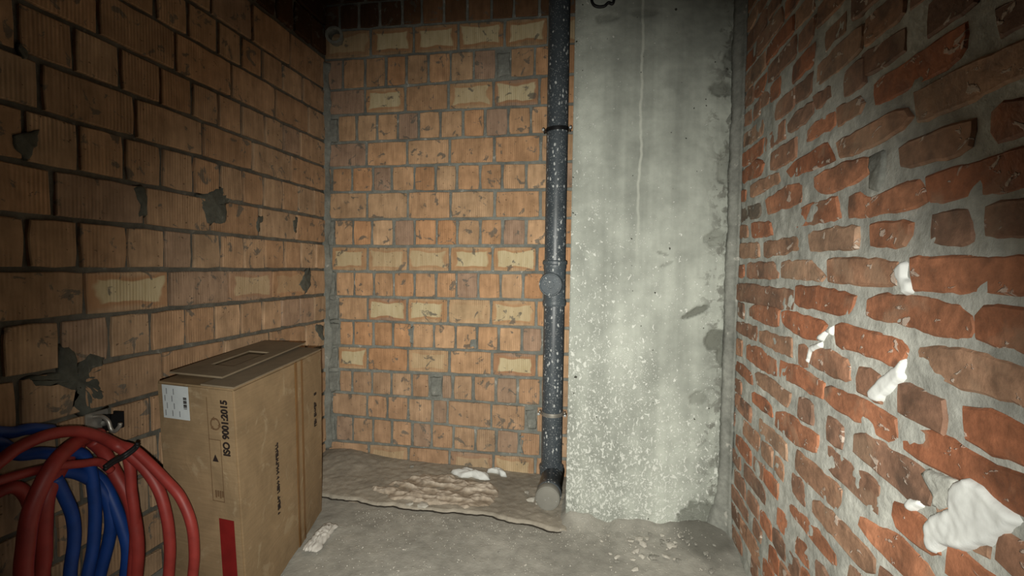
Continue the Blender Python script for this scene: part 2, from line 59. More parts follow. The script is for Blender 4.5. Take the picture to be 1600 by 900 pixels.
RIGHT_BRICKS = [('b',[(1.854,2.506),(1.984,2.508),(2.117,2.508),(2.11,2.457),(1.984,2.456),(1.857,2.457)]),('t',[(1.861,2.432),(1.981,2.427),(2.101,2.43),(2.105,2.368),(1.981,2.367),(1.86,2.372)]),('b',[(1.861,2.347),(1.981,2.346),(2.106,2.346),(2.11,2.287),(1.981,2.289),(1.856,2.285)]),('o',[(1.597,2.356),(1.719,2.353),(1.832,2.353),(1.831,2.291),(1.719,2.288),(1.607,2.292)]),('t',[(1.847,2.278),(1.976,2.275),(2.109,2.275),(2.106,2.218),(1.976,2.218),(1.843,2.219)]),('t',[(1.584,2.275),(1.709,2.272),(1.831,2.274),(1.833,2.216),(1.709,2.219),(1.588,2.216)]),('t',[(1.979,2.196),(2.043,2.197),(2.103,2.196),(2.103,2.14),(2.043,2.135),(1.984,2.138)]),('b',[(1.712,2.187),(1.84,2.185),(1.96,2.188),(1.964,2.138),(1.84,2.138),(1.711,2.139)]),('t',[(1.452,2.19),(1.576,2.187),(1.701,2.19),(1.692,2.141),(1.576,2.136),(1.455,2.139)]),('b',[(1.872,2.123),(1.991,2.12),(2.108,2.121),(2.107,2.061),(1.991,2.055),(1.874,2.06)]),('b',[(1.73,2.116),(1.794,2.111),(1.858,2.111),(1.847,2.06),(1.794,2.063),(1.732,2.056)]),('t',[(1.482,2.114),(1.602,2.111),(1.721,2.111),(1.721,2.063),(1.602,2.063),(1.479,2.061)]),('o',[(1.985,2.046),(2.041,2.043),(2.103,2.045),(2.106,1.981),(2.041,1.984),(1.978,1.978)]),('b',[(1.715,2.042),(1.839,2.04),(1.96,2.043),(1.969,1.984),(1.839,1.982),(1.712,1.982)]),('o',[(1.445,2.036),(1.569,2.035),(1.696,2.038),(1.69,1.985),(1.569,1.986),(1.448,1.985)]),('b',[(1.314,2.036),(1.368,2.042),(1.432,2.039),(1.426,1.984),(1.368,1.983),(1.314,1.983)]),('t',[(1.874,1.963),(1.992,1.965),(2.109,1.966),(2.112,1.9),(1.992,1.9),(1.871,1.904)]),('o',[(1.615,1.959),(1.733,1.963),(1.848,1.959),(1.854,1.907),(1.733,1.912),(1.612,1.907)]),('t',[(1.472,1.956),(1.534,1.955),(1.604,1.96),(1.596,1.896),(1.534,1.903),(1.472,1.9)]),('t',[(1.207,1.959),(1.329,1.959),(1.451,1.96),(1.448,1.906),(1.329,1.911),(1.211,1.91)]),('b',[(1.997,1.886),(2.048,1.887),(2.098,1.881),(2.1,1.826),(2.048,1.83),(1.999,1.825)]),('o',[(1.857,1.878),(1.919,1.883),(1.982,1.88),(1.981,1.832),(1.919,1.824),(1.856,1.83)]),('b',[(1.591,1.887),(1.712,1.888),(1.834,1.885),(1.833,1.83),(1.712,1.827),(1.59,1.825)]),('b',[(1.466,1.879),(1.519,1.875),(1.573,1.877),(1.576,1.822),(1.519,1.819),(1.468,1.826)]),('t',[(1.205,1.887),(1.324,1.892),(1.441,1.888),(1.448,1.832),(1.324,1.831),(1.206,1.828)]),('b',[(0.958,1.887),(1.07,1.89),(1.18,1.886),(1.186,1.822),(1.07,1.821),(0.961,1.826)]),('b',[(2.017,1.806),(2.057,1.803),(2.1,1.809),(2.102,1.755),(2.057,1.753),(2.013,1.752)]),('b',[(1.903,1.803),(1.942,1.806),(1.978,1.806),(1.982,1.748),(1.942,1.747),(1.902,1.745)]),('b',[(1.931,1.816),(1.847,1.814),(1.811,1.777),(1.825,1.76),(1.917,1.768)]),('o',[(1.715,1.809),(1.759,1.81),(1.801,1.808),(1.805,1.754),(1.759,1.747),(1.709,1.755)]),('o',[(1.464,1.8),(1.539,1.802),(1.604,1.796),(1.609,1.744),(1.539,1.749),(1.469,1.745)]),('t',[(1.289,1.8),(1.346,1.796),(1.404,1.803),(1.398,1.744),(1.346,1.751),(1.293,1.746)]),('b',[(1.012,1.809),(1.141,1.805),(1.26,1.808),(1.26,1.756),(1.141,1.751),(1.024,1.753)]),('t',[(1.875,1.722),(1.987,1.718),(2.097,1.724),(2.1,1.672),(1.987,1.669),(1.871,1.669)]),('b',[(1.596,1.73),(1.674,1.731),(1.75,1.73),(1.755,1.668),(1.674,1.671),(1.591,1.667)]),('b',[(1.464,1.723),(1.525,1.72),(1.581,1.725),(1.58,1.671),(1.525,1.671),(1.47,1.668)]),('t',[(1.21,1.726),(1.33,1.73),(1.441,1.729),(1.447,1.673),(1.33,1.667),(1.217,1.672)]),('t',[(1.067,1.729),(1.132,1.728),(1.2,1.729),(1.202,1.671),(1.132,1.667),(1.062,1.671)]),('b',[(0.798,1.724),(0.92,1.724),(1.038,1.728),(1.045,1.666),(0.92,1.668),(0.794,1.666)]),('o',[(1.861,1.646),(1.983,1.643),(2.109,1.645),(2.102,1.593),(1.983,1.592),(1.86,1.593)]),('b',[(1.658,1.65),(1.748,1.649),(1.848,1.646),(1.837,1.591),(1.748,1.596),(1.657,1.59)]),('b',[(1.64,1.629),(1.576,1.645),(1.449,1.637),(1.446,1.603),(1.511,1.595),(1.637,1.601)]),('b',[(1.461,1.65),(1.352,1.642),(1.349,1.611),(1.436,1.609)]),('b',[(1.198,1.647),(1.242,1.65),(1.285,1.65),(1.286,1.587),(1.242,1.585),(1.195,1.586)]),('b',[(1.215,1.655),(1.057,1.641),(1.053,1.597),(1.17,1.598),(1.211,1.604)]),('d',[(0.878,1.646),(0.935,1.652),(0.989,1.648),(0.987,1.589),(0.935,1.591),(0.879,1.59)]),('b',[(0.614,1.644),(0.733,1.641),(0.86,1.643),(0.855,1.588),(0.733,1.587),(0.61,1.59)]),('o',[(2.125,1.575),(1.911,1.583),(1.843,1.552),(1.885,1.518),(2.095,1.524)]),('b',[(1.562,1.567),(1.669,1.568),(1.776,1.571),(1.779,1.508),(1.669,1.507),(1.563,1.507)]),('o',[(1.486,1.568),(1.412,1.574),(1.328,1.569),(1.325,1.53),(1.409,1.532),(1.494,1.536)]),('t',[(1.328,1.574),(1.217,1.564),(1.194,1.544),(1.207,1.525),(1.315,1.523)]),('o',[(1.165,1.574),(1.051,1.573),(0.95,1.572),(0.898,1.57),(0.897,1.526),(0.907,1.52),(0.942,1.515),(0.998,1.517),(1.157,1.52)]),('d',[(0.844,1.558),(0.79,1.553),(0.764,1.549),(0.762,1.512),(0.787,1.514),(0.833,1.516)]),('t',[(0.483,1.578),(0.612,1.579),(0.74,1.577),(0.738,1.513),(0.612,1.51),(0.487,1.517)]),('o',[(2.125,1.498),(2.045,1.488),(2.04,1.449),(2.125,1.449)]),('t',[(1.981,1.497),(1.698,1.492),(1.68,1.458),(1.976,1.45)]),('o',[(1.639,1.48),(1.549,1.498),(1.358,1.498),(1.326,1.447),(1.464,1.449),(1.596,1.453)]),('t',[(1.312,1.485),(1.225,1.484),(1.137,1.486),(1.041,1.479),(1.024,1.456),(1.06,1.443),(1.133,1.437),(1.289,1.443)]),('t',[(1.021,1.503),(0.891,1.498),(0.786,1.487),(0.745,1.485),(0.742,1.438),(0.782,1.442),(0.873,1.438),(1.012,1.443)]),('t',[(0.479,1.489),(0.597,1.492),(0.717,1.493),(0.722,1.432),(0.597,1.437),(0.481,1.433)]),('g',[(2.125,1.419),(1.883,1.414),(1.86,1.376),(1.887,1.361),(2.125,1.371)]),('o',[(1.81,1.413),(1.594,1.434),(1.505,1.414),(1.512,1.365),(1.78,1.364)]),('o',[(1.429,1.424),(1.29,1.426),(1.164,1.417),(1.16,1.379),(1.253,1.365),(1.384,1.37),(1.431,1.391)]),('t',[(1.059,1.407),(0.941,1.411),(0.871,1.405),(0.869,1.387),(0.878,1.364),(0.93,1.36),(1.052,1.368)]),('o',[(0.841,1.409),(0.82,1.415),(0.78,1.405),(0.74,1.405),(0.737,1.364),(0.777,1.36),(0.822,1.355),(0.836,1.374)]),('b',[(0.456,1.418),(0.585,1.42),(0.714,1.419),(0.709,1.355),(0.585,1.36),(0.459,1.354)]),('t',[(2.125,1.348),(2.006,1.343),(2.001,1.295),(2.125,1.304)]),('o',[(1.964,1.346),(1.76,1.329),(1.739,1.287),(1.948,1.289)]),('o',[(1.611,1.336),(1.455,1.352),(1.304,1.347),(1.287,1.294),(1.593,1.292)]),('o',[(1.247,1.34),(1.197,1.34),(1.154,1.319),(1.09,1.328),(1.002,1.334),(0.976,1.29),(1.056,1.286),(1.144,1.286),(1.246,1.291)]),('o',[(0.978,1.335),(0.913,1.335),(0.776,1.34),(0.736,1.34),(0.732,1.284),(0.772,1.281),(0.848,1.282),(0.968,1.289)]),('o',[(0.585,1.343),(0.65,1.348),(0.711,1.343),(0.72,1.284),(0.65,1.29),(0.583,1.284)]),('t',[(2.113,1.271),(1.867,1.264),(1.861,1.214),(2.107,1.217)]),('t',[(1.821,1.262),(1.539,1.267),(1.495,1.239),(1.511,1.225),(1.807,1.212)]),('t',[(1.458,1.269),(1.302,1.272),(1.199,1.263),(1.199,1.218),(1.442,1.22)]),('o',[(1.148,1.265),(1.009,1.257),(1.017,1.236),(1.032,1.214),(1.146,1.218)]),('b',[(0.961,1.267),(0.875,1.265),(0.862,1.212),(0.915,1.209),(0.96,1.215)]),('b',[(0.841,1.268),(0.77,1.263),(0.73,1.26),(0.727,1.211),(0.767,1.215),(0.837,1.218)]),('b',[(0.456,1.265),(0.581,1.259),(0.702,1.266),(0.703,1.214),(0.581,1.211),(0.454,1.21)]),('o',[(2.115,1.181),(2.044,1.184),(2.039,1.139),(2.109,1.134)]),('b',[(1.989,1.19),(1.729,1.19),(1.656,1.153),(1.662,1.139),(1.983,1.136)]),('t',[(1.653,1.192),(1.429,1.193),(1.345,1.147),(1.363,1.14),(1.648,1.139)]),('t',[(1.326,1.195),(1.174,1.191),(1.047,1.182),(1.048,1.136),(1.17,1.135),(1.317,1.137)]),('o',[(1.014,1.188),(0.855,1.185),(0.725,1.184),(0.722,1.132),(0.761,1.132),(0.851,1.131),(0.997,1.13)]),('b',[(0.458,1.181),(0.582,1.179),(0.706,1.182),(0.707,1.12),(0.582,1.126),(0.466,1.123)]),('b',[(1.544,1.104),(1.828,1.106),(2.108,1.107),(2.106,1.041),(1.828,1.042),(1.54,1.042)]),('o',[(1.519,1.116),(1.352,1.118),(1.197,1.104),(1.215,1.059),(1.31,1.059),(1.52,1.065)]),('o',[(1.152,1.103),(1.084,1.115),(1.042,1.117),(0.946,1.113),(0.885,1.106),(0.852,1.095),(0.847,1.074),(0.852,1.06),(0.942,1.056),(1.012,1.06),(1.154,1.066)]),('o',[(0.845,1.096),(0.833,1.11),(0.76,1.111),(0.72,1.11),(0.717,1.053),(0.756,1.055),(0.801,1.057),(0.844,1.058)]),('o',[(0.453,1.109),(0.58,1.115),(0.708,1.113),(0.698,1.049),(0.58,1.054),(0.462,1.047)]),('b',[(2.019,1.026),(2.062,1.028),(2.113,1.029),(2.102,0.966),(2.062,0.97),(2.015,0.967)]),('o',[(1.959,1.02),(1.852,1.038),(1.644,1.036),(1.646,0.981),(1.773,0.977),(1.956,0.986)]),('o',[(1.63,1.032),(1.542,1.037),(1.325,1.026),(1.36,0.99),(1.378,0.979),(1.499,0.976),(1.619,0.998)]),('o',[(1.276,1.032),(1.224,1.036),(1.082,1.028),(1.02,1.032),(0.998,1.015),(1.032,0.979),(1.167,0.983),(1.268,0.98)]),('t',[(0.98,1.025),(0.845,1.039),(0.802,1.031),(0.755,1.029),(0.715,1.029),(0.712,0.98),(0.751,0.982),(0.796,0.98),(0.894,0.976),(0.981,0.98)]),('b',[(0.447,1.027),(0.57,1.029),(0.696,1.029),(0.702,0.97),(0.57,0.972),(0.444,0.969)]),('b',[(2.124,0.944),(1.861,0.954),(1.856,0.901),(2.107,0.906)]),('t',[(1.832,0.945),(1.541,0.957),(1.536,0.903),(1.699,0.899),(1.828,0.902)]),('b',[(1.433,0.945),(1.458,0.949),(1.493,0.948),(1.489,0.892),(1.458,0.889),(1.424,0.895)]),('b',[(1.386,0.95),(1.301,0.964),(1.198,0.946),(1.202,0.907),(1.278,0.902),(1.413,0.907)]),('b',[(1.088,0.949),(1.127,0.947),(1.166,0.95),(1.168,0.892),(1.127,0.892),(1.082,0.889)]),('b',[(0.902,0.949),(0.967,0.946),(1.03,0.947),(1.026,0.885),(0.967,0.889),(0.903,0.886)]),('o',[(0.863,0.945),(0.809,0.955),(0.749,0.948),(0.708,0.947),(0.704,0.898),(0.746,0.9),(0.802,0.895),(0.851,0.9)]),('b',[(0.442,0.947),(0.561,0.946),(0.689,0.948),(0.681,0.886),(0.561,0.885),(0.431,0.886)]),('t',[(2.125,0.87),(2.032,0.878),(2.024,0.813),(2.125,0.807)]),('o',[(1.964,0.868),(1.825,0.881),(1.665,0.868),(1.652,0.814),(1.827,0.811),(1.958,0.818)]),('o',[(1.628,0.875),(1.49,0.881),(1.321,0.872),(1.326,0.83),(1.406,0.827),(1.485,0.829),(1.63,0.819)]),('o',[(1.321,0.867),(1.234,0.873),(1.133,0.877),(1.065,0.875),(1.029,0.873),(1.013,0.837),(1.05,0.821),(1.106,0.818),(1.149,0.826),(1.239,0.825),(1.317,0.828)]),('o',[(1.011,0.852),(0.978,0.877),(0.88,0.884),(0.826,0.874),(0.745,0.882),(0.705,0.883),(0.702,0.831),(0.741,0.831),(0.78,0.831),(0.844,0.837),(0.911,0.825),(1.004,0.825)]),('b',[(0.438,0.879),(0.56,0.878),(0.687,0.879),(0.685,0.816),(0.56,0.818),(0.436,0.819)]),('o',[(2.125,0.783),(1.89,0.769),(1.886,0.734),(2.125,0.742)]),('t',[(1.852,0.784),(1.754,0.793),(1.531,0.789),(1.552,0.741),(1.82,0.75)]),('b',[(1.382,0.798),(1.428,0.798),(1.47,0.798),(1.473,0.739),(1.428,0.74),(1.384,0.742)]),('b',[(1.223,0.792),(1.264,0.793),(1.302,0.796),(1.302,0.735),(1.264,0.734),(1.223,0.735)]),('b',[(1.173,0.792),(1.125,0.813),(1.034,0.807),(0.945,0.805),(0.923,0.796),(0.924,0.753),(0.962,0.739),(1.013,0.741),(1.101,0.751),(1.169,0.75)]),('t',[(0.804,0.795),(0.854,0.792),(0.911,0.796),(0.904,0.733),(0.854,0.732),(0.799,0.735)]),('b',[(0.71,0.792),(0.745,0.788),(0.784,0.793),(0.785,0.742),(0.745,0.737),(0.702,0.738)]),('b',[(0.44,0.793),(0.563,0.789),(0.684,0.794),(0.685,0.735),(0.563,0.737),(0.437,0.737)]),('b',[(2.125,0.703),(2.024,0.707),(2.018,0.66),(2.114,0.649)]),('o',[(1.883,0.705),(1.672,0.712),(1.66,0.675),(1.869,0.667)]),('o',[(1.647,0.701),(1.539,0.724),(1.351,0.725),(1.354,0.677),(1.489,0.651),(1.654,0.652)]),('b',[(1.07,0.722),(1.186,0.718),(1.298,0.721),(1.293,0.658),(1.186,0.657),(1.071,0.656)]),('o',[(1.021,0.709),(0.99,0.718),(0.916,0.722),(0.893,0.682),(0.943,0.667),(1.007,0.669),(1.025,0.683)]),('o',[(0.75,0.714),(0.813,0.715),(0.877,0.72),(0.884,0.66),(0.813,0.658),(0.74,0.657)]),('b',[(0.491,0.709),(0.611,0.706),(0.732,0.713),(0.737,0.656),(0.611,0.653),(0.494,0.654)]),('b',[(1.888,0.642),(1.988,0.644),(2.093,0.643),(2.089,0.589),(1.988,0.585),(1.893,0.586)]),('t',[(1.548,0.632),(1.668,0.632),(1.8,0.633),(1.795,0.578),(1.668,0.582),(1.539,0.579)]),('t',[(1.221,0.64),(1.348,0.643),(1.473,0.639),(1.476,0.579),(1.348,0.578),(1.221,0.581)]),('o',[(1.143,0.621),(1.091,0.633),(1.016,0.647),(0.919,0.647),(0.884,0.635),(0.954,0.587),(1.087,0.587),(1.148,0.597)]),('b',[(0.629,0.644),(0.748,0.639),(0.864,0.642),(0.861,0.582),(0.748,0.587),(0.628,0.586)]),('b',[(2.088,0.558),(2.122,0.561),(2.125,0.561),(2.125,0.506),(2.122,0.502),(2.086,0.505)]),('t',[(1.784,0.563),(1.88,0.566),(1.977,0.565),(1.979,0.51),(1.88,0.505),(1.782,0.505)]),('t',[(1.663,0.563),(1.711,0.566),(1.763,0.563),(1.759,0.508),(1.711,0.509),(1.656,0.507)]),('t',[(1.564,0.559),(1.602,0.559),(1.637,0.562),(1.643,0.504),(1.602,0.502),(1.562,0.501)]),('b',[(1.412,0.563),(1.455,0.561),(1.502,0.559),(1.496,0.503),(1.455,0.498),(1.405,0.499)]),('t',[(1.357,0.55),(1.318,0.56),(1.23,0.567),(1.079,0.563),(1.073,0.53),(1.107,0.511),(1.225,0.514),(1.353,0.514)]),('b',[(0.806,0.558),(0.932,0.562),(1.057,0.559),(1.051,0.5),(0.932,0.501),(0.808,0.501)]),('o',[(1.873,0.48),(1.967,0.481),(2.06,0.479),(2.062,0.431),(1.967,0.427),(1.871,0.426)]),('b',[(1.731,0.482),(1.79,0.476),(1.849,0.478),(1.844,0.422),(1.79,0.426),(1.74,0.422)]),('o',[(1.6,0.48),(1.663,0.481),(1.73,0.479),(1.729,0.427),(1.663,0.428),(1.597,0.427)]),('o',[(1.508,0.46),(1.392,0.48),(1.23,0.477),(1.228,0.449),(1.279,0.438),(1.41,0.44),(1.506,0.44)]),('b',[(1.09,0.49),(1.136,0.493),(1.171,0.489),(1.178,0.428),(1.136,0.432),(1.097,0.427)]),('b',[(0.838,0.487),(0.952,0.488),(1.071,0.488),(1.076,0.429),(0.952,0.432),(0.832,0.427)]),('b',[(1.995,0.405),(2.058,0.4),(2.117,0.405),(2.114,0.35),(2.058,0.347),(1.998,0.35)]),('b',[(1.713,0.404),(1.825,0.409),(1.939,0.404),(1.938,0.351),(1.825,0.353),(1.709,0.354)]),('o',[(1.517,0.409),(1.564,0.409),(1.604,0.407),(1.602,0.347),(1.564,0.343),(1.525,0.346)]),('o',[(1.372,0.403),(1.414,0.398),(1.449,0.399),(1.459,0.343),(1.414,0.344),(1.371,0.347)]),('b',[(1.253,0.4),(1.289,0.403),(1.328,0.403),(1.324,0.343),(1.289,0.343),(1.246,0.347)]),('t',[(0.982,0.406),(1.107,0.405),(1.231,0.405),(1.233,0.346),(1.107,0.346),(0.977,0.347)]),('b',[(1.925,0.33),(1.99,0.328),(2.062,0.329),(2.057,0.269),(1.99,0.275),(1.923,0.267)]),('b',[(1.768,0.324),(1.832,0.326),(1.897,0.324),(1.901,0.267),(1.832,0.265),(1.767,0.269)]),('o',[(1.647,0.321),(1.693,0.325),(1.743,0.322),(1.741,0.271),(1.693,0.269),(1.636,0.268)]),('b',[(1.523,0.324),(1.577,0.327),(1.631,0.32),(1.624,0.27),(1.577,0.265),(1.522,0.269)]),('b',[(1.418,0.322),(1.462,0.325),(1.498,0.327),(1.507,0.263),(1.462,0.262),(1.42,0.261)]),('o',[(1.174,0.333),(1.293,0.328),(1.413,0.332),(1.411,0.274),(1.293,0.273),(1.184,0.271)]),('b',[(1.879,0.244),(1.994,0.244),(2.114,0.25),(2.108,0.194),(1.994,0.196),(1.871,0.196)]),('b',[(1.733,0.25),(1.775,0.249),(1.813,0.253),(1.818,0.2),(1.775,0.202),(1.734,0.199)]),('o',[(1.567,0.251),(1.612,0.252),(1.653,0.251),(1.656,0.189),(1.612,0.194),(1.568,0.192)]),('t',[(1.329,0.252),(1.442,0.253),(1.555,0.252),(1.558,0.196),(1.442,0.199),(1.329,0.197)]),('b',[(1.063,0.254),(1.183,0.247),(1.303,0.249),(1.305,0.194),(1.183,0.192),(1.062,0.195)]),('b',[(1.968,0.173),(2.043,0.172),(2.117,0.174),(2.11,0.115),(2.043,0.115),(1.969,0.116)]),('t',[(1.717,0.175),(1.838,0.178),(1.961,0.17),(1.96,0.115),(1.838,0.112),(1.718,0.113)]),('o',[(1.462,0.176),(1.581,0.176),(1.704,0.175),(1.698,0.116),(1.581,0.117),(1.455,0.117)]),('t',[(1.198,0.172),(1.323,0.173),(1.447,0.173),(1.447,0.117),(1.323,0.122),(1.195,0.118)]),('b',[(1.935,0.09),(2.008,0.088),(2.081,0.089),(2.078,0.034),(2.008,0.033),(1.936,0.035)]),('b',[(1.752,0.102),(1.795,0.101),(1.829,0.103),(1.831,0.039),(1.795,0.037),(1.76,0.038)]),('t',[(1.486,0.095),(1.612,0.099),(1.728,0.094),(1.728,0.035),(1.612,0.034),(1.495,0.034)]),('b',[(1.241,0.092),(1.358,0.095),(1.475,0.091),(1.476,0.036),(1.358,0.037),(1.23,0.037)])]
LEFT_MORTAR = [[(1.63,1.441),(1.71,1.467),(1.751,1.49),(1.798,1.504),(1.841,1.482),(1.843,1.449),(1.796,1.423),(1.791,1.408),(1.8,1.372),(1.785,1.329),(1.681,1.313),(1.661,1.37)],[(1.134,0.912),(1.159,0.911),(1.187,0.858),(1.238,0.868),(1.286,0.851),(1.28,0.797),(1.249,0.759),(1.278,0.706),(1.294,0.666),(1.212,0.657),(1.164,0.694),(1.194,0.739),(1.129,0.786),(1.068,0.801),(1.028,0.823),(1.125,0.826)],[(1.372,1.424),(1.419,1.44),(1.432,1.398),(1.426,1.33),(1.404,1.321),(1.395,1.362)],[(1.049,1.775),(1.072,1.767),(1.08,1.747),(1.051,1.725)],[(1.031,1.516),(1.099,1.546),(1.098,1.506),(1.076,1.452),(1.037,1.462)],[(2.329,1.104),(2.392,1.162),(2.399,1.045),(2.359,0.999),(2.291,1.049)],[(2.43,0.818),(2.524,0.817),(2.537,0.702),(2.471,0.732)],[(1.973,1.399),(2.025,1.405),(2.018,1.371),(1.995,1.361),(1.989,1.311),(1.977,1.31)],[(2.23,1.402),(2.302,1.428),(2.287,1.389),(2.272,1.333),(2.251,1.331)]]
BACK_MORTAR = [[(-0.579,2.341),(-0.501,2.343),(-0.495,2.215),(-0.571,2.213)],[(-0.953,0.524),(-0.879,0.528),(-0.878,0.404),(-0.944,0.404)],[(-1.66,2.008),(-1.597,2.035),(-1.535,2.032),(-1.536,1.891),(-1.648,1.887)],[(-1.663,1.428),(-1.557,1.431),(-1.558,1.278),(-1.651,1.263)],[(-1.63,1.14),(-1.55,1.125),(-1.559,0.975),(-1.626,0.962)],[(-1.631,0.962),(-1.534,0.964),(-1.53,0.833),(-1.618,0.823)],[(-1.631,0.81),(-1.526,0.818),(-1.534,0.678),(-1.615,0.663)],[(-1.623,0.655),(-1.538,0.67),(-1.539,0.534),(-1.611,0.526)],[(-1.62,0.518),(-1.53,0.523),(-1.522,0.394),(-1.612,0.381)],[(-1.621,0.242),(-1.561,0.246),(-1.553,0.089),(-1.613,0.076)],[(-0.382,0.367),(-0.324,0.371),(-0.322,0.255),(-0.373,0.251)],[(-0.423,0.218),(-0.394,0.228),(-0.392,0.104),(-0.418,0.109)],[(-1.089,0.803),(-1.045,0.82),(-1.052,0.699),(-1.08,0.706)],[(-0.705,0.751),(-0.671,0.76),(-0.674,0.694),(-0.716,0.692)]]
FOAM = [[(0.925,0.718),(0.91,0.743),(0.869,0.777),(0.874,0.803),(0.864,0.823),(0.837,0.841),(0.811,0.841),(0.784,0.832),(0.768,0.829),(0.744,0.82),(0.761,0.803),(0.776,0.782),(0.796,0.759),(0.817,0.741),(0.849,0.717),(0.882,0.705),(0.899,0.682),(0.913,0.674),(0.922,0.689)],[(1.0,1.009),(1.015,0.968),(1.007,0.962),(1.044,0.924),(1.087,0.889),(1.112,0.89),(1.119,0.906),(1.08,0.945),(1.032,0.98)],[(1.349,0.978),(1.407,0.958),(1.429,0.908),(1.416,0.908),(1.395,0.939),(1.343,0.964)],[(1.289,1.028),(1.324,1.013),(1.355,0.996),(1.373,0.977),(1.344,0.981),(1.318,1.005),(1.287,1.001)],[(1.052,1.171),(1.027,1.185),(1.015,1.179),(1.016,1.153),(0.998,1.143),(0.999,1.124),(1.021,1.116),(1.028,1.136),(1.045,1.152)],[(0.995,0.716),(0.973,0.743),(0.941,0.753),(0.944,0.742),(0.968,0.718)]]
RIGHT_MORTAR = [[(0.944,0.798),(0.928,0.82),(0.895,0.823),(0.868,0.822),(0.863,0.797),(0.872,0.773),(0.89,0.755),(0.91,0.753),(0.92,0.772)],[(0.897,1.572),(0.849,1.563),(0.835,1.517),(0.893,1.522),(0.902,1.52)],[(1.16,1.42),(1.108,1.414),(1.104,1.364),(1.125,1.332),(1.157,1.338),(1.157,1.375)]]
RED_HOSES = [(0.016,[(-1.484,0.859,0.608),(-1.484,0.888,0.637),(-1.484,0.918,0.656),(-1.484,0.95,0.672),(-1.484,1.012,0.682),(-1.484,1.081,0.67),(-1.484,1.141,0.636),(-1.484,1.195,0.588),(-1.441,1.211,0.549),(-1.391,1.221,0.496),(-1.353,1.226,0.432),(-1.329,1.228,0.344),(-1.322,1.229,0.248),(-1.329,1.228,0.15)]),(0.0151,[(-1.504,1.178,0.616),(-1.482,1.205,0.584),(-1.44,1.216,0.568),(-1.393,1.224,0.528),(-1.338,1.229,0.477),(-1.283,1.232,0.422),(-1.245,1.233,0.339),(-1.236,1.233,0.244),(-1.244,1.233,0.159)]),(0.0197,[(-1.534,1.191,0.618),(-1.519,1.142,0.628),(-1.484,1.08,0.633),(-1.444,1.009,0.62),(-1.434,0.967,0.573),(-1.434,0.939,0.508),(-1.434,0.926,0.427),(-1.434,0.92,0.343)]),(0.0185,[(-1.554,1.146,0.6),(-1.544,1.113,0.585),(-1.519,1.066,0.557),(-1.504,1.024,0.503),(-1.504,1.015,0.418),(-1.504,1.012,0.335),(-1.504,1.005,0.276)]),(0.0118,[(-1.464,0.848,0.611),(-1.464,0.883,0.611),(-1.464,0.935,0.607),(-1.464,1.018,0.594),(-1.464,1.084,0.575),(-1.464,1.134,0.558),(-1.464,1.166,0.519)]),(0.0185,[(-1.514,1.153,0.612),(-1.514,1.185,0.565),(-1.496,1.203,0.494),(-1.456,1.215,0.403),(-1.438,1.218,0.312),(-1.434,1.219,0.227),(-1.442,1.218,0.142)]),(0.0151,[(-1.454,1.21,0.555),(-1.447,1.212,0.501),(-1.446,1.213,0.441),(-1.439,1.214,0.375),(-1.438,1.215,0.278),(-1.449,1.212,0.145)]),(0.0168,[(-1.544,0.9,0.535),(-1.544,0.945,0.552),(-1.544,0.977,0.547),(-1.544,1.001,0.515),(-1.544,1.017,0.455)])]
BLUE_HOSES = [(0.016,[(-1.544,0.898,0.727),(-1.544,0.934,0.715),(-1.544,0.973,0.699),(-1.544,1.014,0.695),(-1.544,1.067,0.674)]),(0.0168,[(-1.534,0.891,0.688),(-1.534,0.935,0.686),(-1.534,0.981,0.638),(-1.534,1.032,0.621),(-1.534,1.082,0.598),(-1.534,1.131,0.582),(-1.534,1.156,0.534),(-1.534,1.168,0.459),(-1.534,1.171,0.375),(-1.534,1.163,0.272),(-1.534,1.143,0.179)]),(0.016,[(-1.504,1.045,0.546),(-1.504,1.067,0.482),(-1.504,1.085,0.418),(-1.504,1.089,0.343),(-1.504,1.075,0.229)]),(0.0176,[(-1.544,1.088,0.545),(-1.544,1.137,0.513),(-1.544,1.184,0.462),(-1.527,1.203,0.407),(-1.518,1.206,0.334),(-1.527,1.203,0.262),(-1.544,1.185,0.15)]),(0.0176,[(-1.559,1.175,0.507),(-1.54,1.203,0.454),(-1.511,1.212,0.38),(-1.487,1.217,0.307),(-1.473,1.22,0.234),(-1.482,1.218,0.136)])]
TIE = (0.006,[(-1.444,1.126,0.544),(-1.444,1.151,0.553),(-1.444,1.184,0.557),(-1.427,1.203,0.575),(-1.418,1.207,0.589)])

